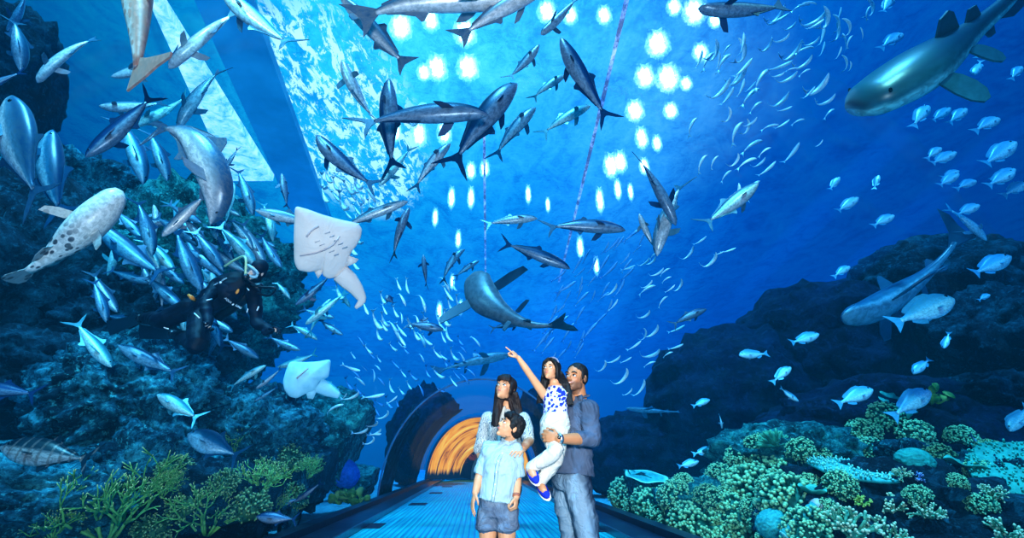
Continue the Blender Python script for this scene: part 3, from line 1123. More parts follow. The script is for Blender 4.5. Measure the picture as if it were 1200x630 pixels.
B = [bush(s, n, .5) for s, n in ((1, 260), (2, 320), (3, 230))]
for i, (px, py, y, sz, lb) in enumerate([
    (815, 602, 8.0, 30, 'round bushy green coral with pale tips at the end of the right kerb'),
    (880, 560, 9.2, 36, 'teal bushy coral dome on the left flank of the right reef'),
    (925, 572, 8.6, 36, 'broad bushy coral dome left of the table coral'),
    (858, 590, 8.0, 28, 'bushy coral dome between the kerb-end coral and the fan'),
    (905, 540, 9.8, 30, 'bushy teal coral below the green fan coral'),
    (945, 610, 7.4, 30, 'bushy green coral below the tube sponge'),
    (765, 585, 10.2, 26, 'bushy teal coral under the pale slab behind the right kerb'),
    (735, 570, 11.0, 22, 'small teal bushy coral just right of the man'),
    (790, 572, 10.6, 20, 'small bushy coral right of the pale slab'),
    (1035, 480, 10.2, 22, 'dim green bushy coral under the bream with the leafy coral'),
    (1012, 498, 10.0, 20, 'dim green bushy coral behind the table coral'),
    (1100, 527, 8.8, 20, 'bushy coral with pale tips on the rock behind the finger corals'),
    (880, 612, 7.2, 32, 'bright green bushy coral at the bottom edge of the right reef'),
    (1160, 520, 8.8, 14, 'small green bushy coral beside the blue fish'),
    (838, 622, 7.0, 22, 'green bushy coral at the bottom edge by the kerb'),
    (915, 625, 6.8, 26, 'pale-tipped bushy coral at the bottom edge left of the tube sponge'),
]):
    put('bushy_coral', B[i % 3], 'c_bush', px, py, y, sz, lb, unit=.56)
rb = random.Random(21)
spots_ = [(842, 548), (868, 530), (890, 515), (938, 520), (960, 528), (985, 560), (905, 565), (860, 572), (830, 575), (948, 560), (800, 560), (745, 590), (775, 600), (925, 590), (845, 600), (968, 590), (905, 585), (880, 590),
          (1072, 500), (1125, 505), (1020, 520), (1150, 545), (1120, 560), (1075, 575), (1150, 585), (985, 600)]
for i, (px, py) in enumerate(spots_):
    low = py > 555
    lb = ('small green bushy coral knob among the dense corals of the right reef slope' if px < 1000 else 'small dim bushy coral on the dark rocks at far right')
    put('bushy_coral', B[i % 3], 'c_bush', px, py, 9.0, rb.uniform(13, 21), lb, 'coral', 'bushy corals of the right reef slope' if px < 1000 else 'bushy corals on the far right rocks', unit=.56)
put('table_coral', table(1), 'c_table', 1003, 551, 7.9, 48, 'broad flat teal table coral in the middle of the right reef', rot=(math.radians(14), math.radians(-3), 0.4), unit=.82, drop=0.0)
put('table_coral', table(4), 'c_plate', 1196, 552, 6.6, 52, 'large sloping green table coral at the right edge', rot=(math.radians(26), math.radians(-30), 0.2), unit=.82, drop=-.05)
put('plate_coral', disc_plate(1), 'c_plate', 1137, 537, 8.4, 24, 'round green plate coral under the blue fish', rot=(.30, 0, .5), unit=.5)
put('plate_coral', disc_plate(2, cup=.1), 'c_plate', 943, 533, 9.0, 21, 'smooth tilted green plate coral left of the pale blue fish', rot=(.35, -.28, 0), unit=.5)
put('plate_coral', disc_plate(3, cup=.5), 'c_plate', 952, 572, 7.8, 14, 'cupped dark green plate coral above the striped clam', rot=(.2, .1, 0), unit=.5)
put('plate_coral', disc_plate(4, cup=.05), 'c_plate', 1046, 460, 10.8, 15, 'dim green leaf-shaped plate coral left of the bream', rot=(1.0, -.3, 0), unit=.5)
put('plate_coral', disc_plate(5, cup=.3), 'c_plate', 778, 612, 8.6, 12, 'small round teal plate coral standing at the right kerb', rot=(1.3, 0, .2), unit=.5)
put('leafy_coral', leafy(7, 13, .17, .52), 'c_leaf', 1092, 462, 8.8, 27, 'yellow-green leafy coral with round leaves behind the silver bream', unit=.6, rot=(0, .4, 0))
put('leafy_coral', leafy(9, 9, .2, .5), 'c_plate', 1063, 475, 9.8, 15, 'small dim leafy coral below the bream', unit=.6)
put('fan_coral', fan(2), 'c_fan', 906, 515, 9.9, 27, 'dull green fan coral standing at the top of the right reef', rot=(0, 0, .15), unit=.62, drop=.3)
put('slab_coral', disc_plate(8, cup=.05, wave=.03), 'c_table', 757, 548, 10.6, 24, 'pale teal slab coral behind the right kerb', rot=(.25, .05, 0), unit=.5)
F = [finger(1, 9), finger(2, 8), finger(4, 10)]
for i, (px, py, y, sz, lb) in enumerate([
    (995, 612, 6.2, 30, 'cream-tipped finger coral spray at the bottom of the right reef'),
    (1045, 590, 6.4, 20, 'upright finger coral with cream knobs under the table coral end'),
    (1040, 622, 6.0, 24, 'cream-knobbed finger coral at the bottom edge'),
    (1088, 598, 6.4, 19, 'green finger coral spray on the dark rock right of the cream ones'),
    (1180, 622, 6.0, 26, 'cream finger coral in the lower right corner'),
    (1164, 575, 7.0, 17, 'yellow-tipped finger coral under the right edge table coral'),
    (1056, 553, 7.3, 12, 'small stiff finger coral at the right tip of the table coral'),
    (900, 592, 7.6, 16, 'green finger coral among the bushy corals'),
]):
    put('finger_coral', F[i % 3], 'c_finger', px, py, y, sz, lb, unit=.42)
put('finger_coral', finger(6, 7), 'c_violet', 1073, 557, 7.2, 9, 'small white-violet branching coral right of the table coral', unit=.42)
put('finger_coral', finger(8, 8, .12, .05), 'c_leaf', 1012, 585, 6.9, 10, 'small olive stubby coral in the dark hollow', unit=.36)

# tube sponge lying across the reef, clams
mb = MB()
pts = spline([(-.5, 0, -.36), (-.15, 0, -.1), (.2, 0, .16), (.5, 0, .38)], 16)
mb.tube(pts, [.13 + .015 * math.sin(k * 2.1) for k in range(16)], 16)
mb.tube([pts[0], pts[0] - V((.02, 0, .015))], [.15, .15], 16, a=[.6, 1])
put('tube_sponge', mb.mesh(), 'c_table', 937, 600, 7.0, 22, 'teal tube sponge lying slantwise below the striped clam', 'sponge', rot=(0, 0, 0), unit=.55)
MAT['shell'] = (lambda t: (lambda wv: t.pbr(t.ramp(wv, [(0.3, (0.45, 0.40, 0.36)), (0.55, (0.85, 0.82, 0.75)), (0.75, (0.30, 0.34, 0.34))]), .5))(
    t.n('ShaderNodeTexWave', Scale=7.0, Distortion=1.5, Vector=t.obj())))(NT('shell'))


def clam(seed):
    mb = MB()
    for s in (1, -1):
        n = 16
        vs, fs = [], []
        for j in range(9):
            f = j / 8
            for k in range(n):
                q = PI * k / (n - 1)
                r_ = (.15 + .85 * f) * (1 + .07 * math.sin(q * 9) * f)
                vs.append((r_ * math.cos(q) * .62, s * (.38 * math.sqrt(max(0, 1 - f * f)) + .03), r_ * math.sin(q) * .7))
        for j in range(8):
            for k in range(n - 1):
                a = j * n + k
                fs.append((a, a + 1, a + n + 1, a + n))
        mb.add(vs, fs)
    return mb.mesh('clam')


put('striped_clam', clam(1), 'shell', 955, 590, 6.8, 12, 'pale striped clam on top of the tube sponge', 'clam', rot=(.4, -.5, 1.2), unit=.7)
put('striped_clam', clam(2), 'shell', 947, 622, 6.4, 11, 'dark striped clam at the bottom edge by the tube sponge', 'clam', rot=(.5, .4, .9), unit=.7)
put('round_sponge', brain(3), 'c_leaf', 958, 611, 6.6, 6, 'small tan round sponge between the two striped clams', 'sponge', unit=.5)
put('brain_coral', brain(5), 'c_plate', 1072, 532, 8.6, 20, 'rounded teal brain coral behind the small white-violet coral', unit=.5)
put('brain_coral', brain(6), 'c_table', 905, 606, 7.6, 17, 'smooth teal brain coral among bushy corals near the bottom', unit=.5)
# ================================================================== FISH
def fish_mat(name, back, side, belly, spots=None, rough=0.35, metal=0.15, spot_scale=30, band=None):
    t = NT(name)
    dv = t.attr('dv')
    ob = t.obj()
    nz = t.noise(14, 4, 0.6, t.scale(ob, (1.0, 1.0, 3.0)))
    f = t.math('ADD', t.math('MULTIPLY', dv, 0.5), t.math('ADD', t.math('MULTIPLY', nz, 0.16), 0.42))
    c = t.ramp(f, [(0.22, belly), (0.44, belly), (0.56, side), (0.78, back)])
    if spots:
        vo = t.n('ShaderNodeTexVoronoi', Scale=spot_scale, Vector=t.scale(ob, (1, 1.3, 1.3)))
        k = t.ramp(vo, [(0.34, 1.0), (0.44, 0.0)])
        # denser towards the tail
        sp = t.n('ShaderNodeSeparateXYZ', Vector=ob)
        m = t.ramp(t.math('ADD', t.math('MULTIPLY', sp.outputs['X'], -1.0), 0.5), [(0.36, 0.0), (0.50, 0.95)])
        c = t.mix(t.math('MULTIPLY', k, m), c, spots)
    if band:
        wv = t.n('ShaderNodeTexWave', Scale=3.2, Distortion=5.0, Detail=3.0, Vector=t.scale(ob, (1, .2, .35)))
        c = t.mix(t.ramp(wv, [(0.80, 0.0), (0.92, 0.8)]), c, band)
    mt = t.noise(26, 5, 0.7, t.scale(ob, (1.0, 1.0, 1.8)), 0.4)
    c = t.mix(t.ramp(mt, [(0.40, 0.55), (0.58, 0.0)]), c, tuple(x * 0.45 for x in side))
    sc = t.noise(70, 2, 0.5, ob)
    return t.pbr(c, rough, metal, 0.5, t.bump(sc, 0.12, 0.01))


MAT['f_silver'] = fish_mat('f_silver', (0.010, 0.06, 0.13), (0.10, 0.22, 0.30), (0.56, 0.56, 0.58))
MAT['f_blue'] = fish_mat('f_blue', (0.002, 0.035, 0.10), (0.015, 0.14, 0.25), (0.20, 0.40, 0.50))
MAT['f_dark'] = fish_mat('f_dark', (0.002, 0.015, 0.06), (0.006, 0.045, 0.14), (0.16, 0.22, 0.30))
MAT['f_pale'] = fish_mat('f_pale', (0.03, 0.09, 0.17), (0.42, 0.41, 0.43), (0.78, 0.66, 0.63))
MAT['f_teal'] = fish_mat('f_teal', (0.02, 0.20, 0.28), (0.12, 0.48, 0.52), (0.50, 0.75, 0.72))
MAT['f_minnow'] = fish_mat('f_minnow', (0.30, 0.65, 0.85), (0.75, 0.95, 1.0), (0.95, 1.0, 1.0), rough=.3, metal=.1)
MAT['f_minnow_d'] = fish_mat('f_minnow_d', (0.01, 0.10, 0.35), (0.04, 0.26, 0.60), (0.20, 0.50, 0.85))
MAT['f_bream'] = fish_mat('f_bream', (0.05, 0.30, 0.50), (0.20, 0.58, 0.78), (0.50, 0.82, 0.92))
MAT['f_group'] = fish_mat('f_group', (0.22, 0.27, 0.28), (0.46, 0.46, 0.42), (0.74, 0.68, 0.62), spots=(0.015, 0.02, 0.035), spot_scale=17, metal=0)
MAT['f_treva'] = fish_mat('f_treva', (0.003, 0.012, 0.022), (0.010, 0.028, 0.038), (0.36, 0.34, 0.32), band=(0.20, 0.15, 0.13))
MAT['f_zebra'] = fish_mat('f_zebra', (0.02, 0.06, 0.09), (0.03, 0.15, 0.18), (0.22, 0.60, 0.58), metal=0)
MAT['f_shark'] = fish_mat('f_shark', (0.01, 0.07, 0.14), (0.03, 0.18, 0.28), (0.22, 0.48, 0.58), metal=0)
MAT['f_guitar'] = fish_mat('f_guitar', (0.008, 0.025, 0.05), (0.02, 0.05, 0.08), (0.10, 0.13, 0.15), metal=0)  # dark skin of the guitarfish
MAT['f_pink'] = fish_mat('f_pink', (0.42, 0.15, 0.10), (0.66, 0.40, 0.33), (0.76, 0.55, 0.48), spots=(0.55, 0.22, 0.16), spot_scale=40, metal=0, rough=.5)
MAT['eye_dark'] = plain('eye_dark', (0.004, 0.004, 0.006), 0.15, 0, .1)
MAT['eye_pale'] = plain('eye_pale', (0.55, 0.62, 0.62), 0.2, 0, .1)


def ngon_pts(pts, per=3):
    """resample a closed outline so that it can bend"""
    out = []
    n = len(pts)
    for i in range(n):
        a, b = pts[i], pts[(i + 1) % n]
        for k in range(per):
            f = k / per
            out.append(tuple(a[j] + (b[j] - a[j]) * f for j in range(len(a))))
    return out


KINDS = {}
#  top / bottom heights and half width along the body (0 snout .. ~.84 tail root), fins
KINDS['jack'] = dict(
    top=[(0, .004), (.03, .03), (.12, .07), (.3, .10), (.5, .092), (.7, .05), (.84, .015)],
    bot=[(0, .004), (.03, .022), (.12, .055), (.3, .088), (.5, .08), (.7, .042), (.84, .014)],
    wid=[(0, .004), (.03, .022), (.14, .052), (.32, .066), (.55, .052), (.72, .028), (.84, .010)],
    caudal=[(.82, .012), (.88, .05), (.94, .115), (1.0, .165), (.96, .09), (.915, .03), (.905, 0), (.915, -.03), (.96, -.09), (1.0, -.165), (.94, -.115), (.88, -.05), (.82, -.012)],
    dorsal=[(.42, .085), (.46, .15), (.49, .165), (.52, .125), (.62, .085), (.78, .04), (.80, .02), (.6, .06)],
    anal=[(.50, -.07), (.54, -.13), (.565, -.145), (.59, -.10), (.68, -.062), (.78, -.035), (.79, -.02), (.6, -.05)],
    pect=dict(s=.25, z=-.02, L=.17, W=.045, down=.55), eye=(.075, .018, .011))
KINDS['cobia'] = dict(
    top=[(0, .006), (.03, .026), (.12, .05), (.3, .07), (.5, .068), (.7, .042), (.85, .016)],
    bot=[(0, .006), (.03, .020), (.12, .045), (.3, .066), (.5, .062), (.7, .036), (.85, .015)],
    wid=[(0, .008), (.03, .032), (.14, .055), (.32, .062), (.55, .052), (.72, .032), (.85, .010)],
    caudal=[(.83, .014), (.88, .045), (.94, .085), (1.0, .125), (.965, .06), (.94, 0), (.955, -.05), (.985, -.095), (.93, -.075), (.88, -.04), (.83, -.013)],
    dorsal=[(.45, .06), (.50, .115), (.53, .12), (.56, .085), (.7, .055), (.80, .035), (.81, .018), (.6, .045)],
    anal=[(.54, -.05), (.58, -.10), (.60, -.105), (.63, -.07), (.72, -.045), (.79, -.03), (.8, -.018), (.65, -.04)],
    pect=dict(s=.24, z=-.018, L=.17, W=.05, down=.35), eye=(.07, .012, .010))
KINDS['trevally'] = dict(
    top=[(0, .01), (.03, .05), (.12, .12), (.28, .165), (.45, .155), (.65, .08), (.8, .022), (.85, .014)],
    bot=[(0, .01), (.03, .035), (.12, .09), (.3, .145), (.46, .14), (.65, .07), (.8, .02), (.85, .013)],
    wid=[(0, .006), (.03, .03), (.14, .062), (.32, .075), (.55, .055), (.72, .028), (.85, .011)],
    caudal=[(.82, .012), (.88, .06), (.94, .14), (1.0, .205), (.965, .11), (.915, .03), (.905, 0), (.915, -.03), (.965, -.11), (1.0, -.205), (.94, -.14), (.88, -.06), (.82, -.012)],
    dorsal=[(.42, .14), (.46, .215), (.48, .225), (.51, .165), (.62, .10), (.78, .045), (.8, .02), (.6, .08)],
    anal=[(.46, -.125), (.50, -.20), (.52, -.205), (.55, -.145), (.65, -.085), (.78, -.04), (.79, -.02), (.6, -.06)],
    pect=dict(s=.27, z=-.03, L=.22, W=.04, down=.4), eye=(.085, .035, .018))
KINDS['bream'] = dict(
    top=[(0, .012), (.04, .075), (.13, .15), (.28, .19), (.45, .17), (.65, .09), (.78, .038), (.85, .032)],
    bot=[(0, .012), (.04, .05), (.13, .10), (.3, .15), (.48, .14), (.65, .075), (.78, .036), (.85, .032)],
    wid=[(0, .008), (.03, .03), (.14, .06), (.32, .072), (.55, .05), (.72, .026), (.85, .01)],
    caudal=[(.82, .03), (.9, .085), (1.0, .15), (.965, .07), (.945, 0), (.965, -.07), (1.0, -.15), (.9, -.085), (.82, -.03)],
    dorsal=[(.2, .165), (.27, .225), (.4, .225), (.55, .18), (.68, .14), (.74, .10), (.72, .05), (.45, .14)],
    anal=[(.54, -.11), (.58, -.17), (.66, -.145), (.74, -.085), (.72, -.04)],
    pect=dict(s=.29, z=-.04, L=.15, W=.045, down=.5), eye=(.10, .06, .022))
KINDS['grouper'] = dict(
    top=[(0, .02), (.03, .06), (.12, .105), (.28, .135), (.45, .125), (.65, .075), (.8, .048), (.86, .046)],
    bot=[(0, .02), (.03, .05), (.12, .09), (.28, .125), (.45, .12), (.65, .07), (.8, .046), (.86, .044)],
    wid=[(0, .03), (.03, .06), (.14, .10), (.3, .12), (.5, .10), (.68, .055), (.8, .03), (.86, .02)],
    caudal=[(.84, .042), (.89, .08), (.95, .112), (.99, .09), (1.0, .04), (1.0, -.04), (.99, -.09), (.95, -.112), (.89, -.08), (.84, -.042)],
    dorsal=[(.3, .115), (.36, .165), (.5, .165), (.62, .15), (.74, .13), (.78, .09), (.74, .05), (.5, .10)],
    anal=[(.6, -.075), (.65, -.135), (.72, -.125), (.78, -.08), (.74, -.045)],
    pect=dict(s=.33, z=-.05, L=.16, W=.075, down=.5), eye=(.10, .06, .014))
KINDS['shark'] = dict(
    top=[(0, .006), (.04, .028), (.12, .045), (.28, .062), (.42, .056), (.6, .03), (.74, .016), (.84, .012)],
    bot=[(0, .006), (.04, .018), (.12, .034), (.28, .05), (.42, .046), (.6, .026), (.74, .014), (.84, .010)],
    wid=[(0, .010), (.04, .042), (.12, .062), (.28, .072), (.42, .06), (.6, .032), (.74, .016), (.84, .008)],
    caudal=[(.80, .010), (.88, .045), (.95, .10), (1.0, .135), (.975, .075), (.93, .025), (.91, -.01), (.925, -.05), (.93, -.075), (.88, -.045), (.82, -.012)],
    dorsal=[(.36, .05), (.41, .11), (.44, .13), (.452, .12), (.45, .05)],
    dorsal2=[(.64, .022), (.68, .05), (.695, .05), (.70, .018)],
    anal=[(.64, -.02), (.68, -.045), (.70, -.043), (.70, -.015)],
    pect=dict(s=.27, z=-.025, L=.17, W=.085, down=.25), pelv=dict(s=.55, z=-.02, L=.07, W=.05, down=.4), eye=(.06, .012, .007))
KINDS['zebra'] = dict(
    top=[(0, .022), (.03, .042), (.10, .056), (.22, .062), (.36, .050), (.5, .032), (.7, .022), (.9, .014), (1.0, .004)],
    bot=[(0, .022), (.03, .036), (.10, .046), (.22, .052), (.36, .042), (.5, .028), (.7, .018), (.9, .010), (1.0, .003)],
    wid=[(0, .040), (.03, .068), (.10, .086), (.22, .088), (.34, .062), (.46, .034), (.7, .018), (.9, .010), (1.0, .003)],
    caudal=[(.60, -.012), (.72, -.05), (.85, -.055), (.97, -.045), (1.0, -.02), (1.0, .012), (.85, .022), (.65, .02)],
    dorsal=[(.33, .045), (.37, .09), (.41, .098), (.43, .085), (.44, .035)],
    dorsal2=[(.47, .03), (.50, .062), (.535, .06), (.55, .024)],
    anal=[(.54, -.02), (.57, -.05), (.60, -.05), (.60, -.016)],
    pect=dict(s=.19, z=-.02, L=.10, W=.055, down=.75, round=1), pelv=dict(s=.37, z=-.012, L=.07, W=.04, down=.7, round=1), eye=(.06, .03, .007))
KINDS['guitar'] = dict(KINDS['shark'],
    wid=[(0, .03), (.04, .075), (.12, .095), (.26, .10), (.42, .066), (.6, .034), (.74, .018), (.84, .010)],
    pect=dict(s=.20, z=-.01, L=.17, W=.13, down=.35))
KINDS['minnow'] = dict(
    top=[(0, .004), (.05, .03), (.2, .062), (.45, .06), (.7, .03), (.86, .012)],
    bot=[(0, .004), (.05, .025), (.2, .06), (.45, .058), (.7, .028), (.86, .012)],
    wid=[(0, .004), (.05, .022), (.2, .04), (.45, .038), (.7, .02), (.86, .008)],
    caudal=[(.84, .01), (.92, .05), (1.0, .095), (.95, .03), (.94, 0), (.95, -.03), (1.0, -.095), (.92, -.05), (.84, -.01)])
KINDS['pink'] = dict(
    top=[(0, .02), (.1, .05), (.3, .07), (.55, .06), (.7, .05), (.82, .03), (.9, .015), (.93, .012)],
    bot=[(0, .02), (.1, .05), (.3, .07), (.55, .06), (.7, .05), (.82, .03), (.9, .015), (.93, .012)],
    wid=[(0, .03), (.1, .06), (.3, .07), (.55, .05), (.7, .035), (.82, .02), (.9, .012), (.93, .010)],
    caudal=[(.905, .012), (.93, .05), (.96, .11), (.985, .165), (1.0, .16), (.995, .10), (1.0, .05), (1.015, .01), (1.03, -.02), (1.0, -.035), (.96, -.025), (.92, -.012)],
    dorsal=[(.62, .045), (.66, .09), (.70, .09), (.71, .04)])
FCACHE = {}


def fish_parts(kind, bend=0.0, arch_=0.0):
    key = (kind, round(bend, 2), round(arch_, 2))
    if key in FCACHE: return FCACHE[key]
    K = KINDS[kind]
    N = 60
    ss = np.linspace(0, 1, N + 1)
    p = V((0, 0, 0))
    path = [p.copy()]
    dirs = []
    for i in range(N + 1):
        f = (ss[i] - .45) * abs(ss[i] - .45) * 2.2 + (ss[i] - .5) * .5
        a, b = bend * f, arch_ * f
        d = V((-math.cos(a) * math.cos(b), math.sin(a) * math.cos(b), math.sin(b)))
        dirs.append(d)
        p = p + d / N
        path.append(p.copy())
    path = path[:N + 1]
    chord = path[-1] - path[0]
    q = chord.rotation_difference(V((-1, 0, 0)))
    L = chord.length

    def cen(s):
        x = min(max(s, 0), 1) * N
        i = min(int(x), N - 1)
        c = path[i].lerp(path[i + 1], x - i)
        t_ = dirs[i].lerp(dirs[i + 1], x - i).normalized()
        up = V((0, 0, 1)) - t_ * t_.z
        up.normalize()
        return c, t_, up, t_.cross(up)

    def mp(s, y, z):
        c, t_, up, la = cen(s)
        w_ = c + la * y + up * z
        w_ = q @ (w_ - path[0]) / L
        return w_ + V((.5, 0, 0))

    small = kind == 'minnow'
    nr, ns = (12, 8) if small else (34, 16)
    smax = K['top'][-1][0]
    sv = smax * np.linspace(0, 1, nr) ** 1.25
    tp, bt, wd = (catmull(K[k], sv) for k in ('top', 'bot', 'wid'))
    vs, fs, dv = [], [], []
    for i in range(nr):
        for k in range(ns):
            a = 2 * PI * k / ns
            cy, cz = math.cos(a), math.sin(a)
            y = wd[i] * math.copysign(abs(cy) ** .9, cy)
            z = (tp[i] if cz > 0 else bt[i]) * math.copysign(abs(cz) ** .95, cz)
            vs.append(mp(sv[i], y, z))
            dv.append(cz)
    for i in range(nr - 1):
        for k in range(ns):
            fs.append((i * ns + k, (i + 1) * ns + k, (i + 1) * ns + (k + 1) % ns, i * ns + (k + 1) % ns))
    fs.append(tuple(range(ns)))
    fs.append(tuple((nr - 1) * ns + k for k in reversed(range(ns))))
    bodies = [vs, fs, dv]

    def fin(outline, th=.006, dvv=.5):
        o2 = ngon_pts(outline, 2)
        n = len(o2)
        v2 = [mp(s, th / 2, z) for s, z in o2] + [mp(s, -th / 2, z) for s, z in o2]
        f2 = [tuple(range(n)), tuple(reversed(range(n, 2 * n)))] + [(i, i + n, (i + 1) % n + n, (i + 1) % n) for i in range(n)]
        return v2, f2, [dvv] * (2 * n)

    def side_fin(pc, sg, dvv=.3):
        s, z0, Lp, W, dn = pc['s'], pc['z'], pc['L'], pc['W'], pc['down']
        c, t_, up, la = cen(s)
        wx = float(catmull(K['wid'], np.array([s]))[0]) * .9
        out = (la * sg * math.cos(dn) - up * math.sin(dn))
        ol = [(0, 0), (.25, .55), (.6, .95), (1.0, 1.0), (.9, .7), (.75, .35), (.6, .05), (.3, -.02)]
        if pc.get('round'): ol = [(0, 0), (.02, .45), (.15, .80), (.40, 1.0), (.70, .98), (.95, .75), (1.0, .45), (.90, .15), (.75, -.02), (.3, -.04)]
        base = c + la * sg * wx + up * z0
        v3 = []
        for a, b in ol:
            v3.append(base + t_ * (a * Lp * .8) + out * (b * (W * 1.3 + Lp * .35)))
        nn = t_.cross(out).normalized() * .003
        v3 = [x + nn for x in v3] + [x - nn for x in v3]
        v3 = [q @ (x - path[0]) / L + V((.5, 0, 0)) for x in v3]
        n = len(ol)
        f3 = [tuple(range(n)), tuple(reversed(range(n, 2 * n)))] + [(i, i + n, (i + 1) % n + n, (i + 1) % n) for i in range(n)]
        return v3, f3, [dvv] * (2 * n)

    parts = []
    if small:
        v2, f2, d2 = fin(K['caudal'])
        b = len(vs)
        vs += v2; fs += [tuple(i + b for i in f) for f in f2]; dv += d2
        parts.append(('body', mesh_from(vs, fs, attrs={'dv': dv})))
    else:
        parts.append(('body', mesh_from(vs, fs, attrs={'dv': dv})))
        for nm, k in (('tail_fin', 'caudal'), ('dorsal_fin', 'dorsal'), ('dorsal_fin', 'dorsal2'), ('anal_fin', 'anal')):
            if k in K: parts.append((nm, mesh_from(*(lambda r: (r[0], r[1]))(fin(K[k])), smooth=False, attrs={'dv': fin(K[k])[2]})))
        for nm, k in (('pectoral_fin', 'pect'), ('pelvic_fin', 'pelv')):
            if k in K:
                for sg in (1, -1):
                    r = side_fin(K[k], sg)
                    parts.append((nm, mesh_from(r[0], r[1], smooth=False, attrs={'dv': r[2]})))
        if 'eye' in K:
            s, z, r = K['eye']
            wx = float(catmull(K['wid'], np.array([s]))[0])
            for sg in (1, -1):
                m = MB().ell(mp(s, sg * wx * .86, z), (r, r * .55, r), nu=10, nv=6)
                parts.append(('eye', m.mesh()))
    FCACHE[key] = parts
    return parts


MESHMAT = {}


def with_mat(me, mat):
    k = (me.name, mat)
    if k not in MESHMAT:
        if not me.materials:
            me.materials.append(MAT[mat]); MESHMAT[k] = me
        else:
            m2 = me.copy(); m2.materials.clear(); m2.materials.append(MAT[mat]); MESHMAT[k] = m2
    return MESHMAT[k]


def frame_for(h, tl, roll=0.0, away=0.55):
    X = (h - tl)
    L = X.length
    X.normalize()
    vd = ((h + tl) / 2 - EYE).normalized()
    hint = V((0, 0, 1)) + vd * away
    Z = hint - X * hint.dot(X)
    if Z.length < .05: Z = vd - X * vd.dot(X)
    Z.normalize()
    Y = Z.cross(X)
    m = Matrix((X, Y, Z)).transposed()
    if roll: m = m @ Matrix.Rotation(math.radians(roll), 3, 'X')
    m = m.to_4x4()
    m.translation = (h + tl) / 2
    return m, L


FISHNAME = {'jack': 'jack_fish', 'cobia': 'cobia_fish', 'trevally': 'trevally', 'bream': 'bream', 'grouper': 'spotted_grouper', 'shark': 'shark', 'zebra': 'zebra_shark',
            'guitar': 'guitarfish', 'minnow': 'small_fish'}


def fish(kind, hx, hy, tx, ty, y, mat, label, group=None, bend=0.0, arch_=0.0, dy=0.0, roll=0.0, fat=1.0, away=.55, name=None, cat='fish'):
    h, tl = P(hx, hy, y - dy / 2), P(tx, ty, y + dy / 2)
    m, L = frame_for(h, tl, roll, away)
    parts = fish_parts(kind, bend, arch_)
    root = link(name or FISHNAME[kind], with_mat(parts[0][1], mat))
    root.matrix_world = m @ Matrix.Diagonal((L, L * fat, L * fat, 1))
    tag(root, label, cat, group)
    for nm, me in parts[1:]:
        link(nm, with_mat(me, 'eye_dark' if nm == 'eye' else mat), root)
    return root


J, C_, T, B_ = 'jack', 'cobia', 'trevally', 'bream'
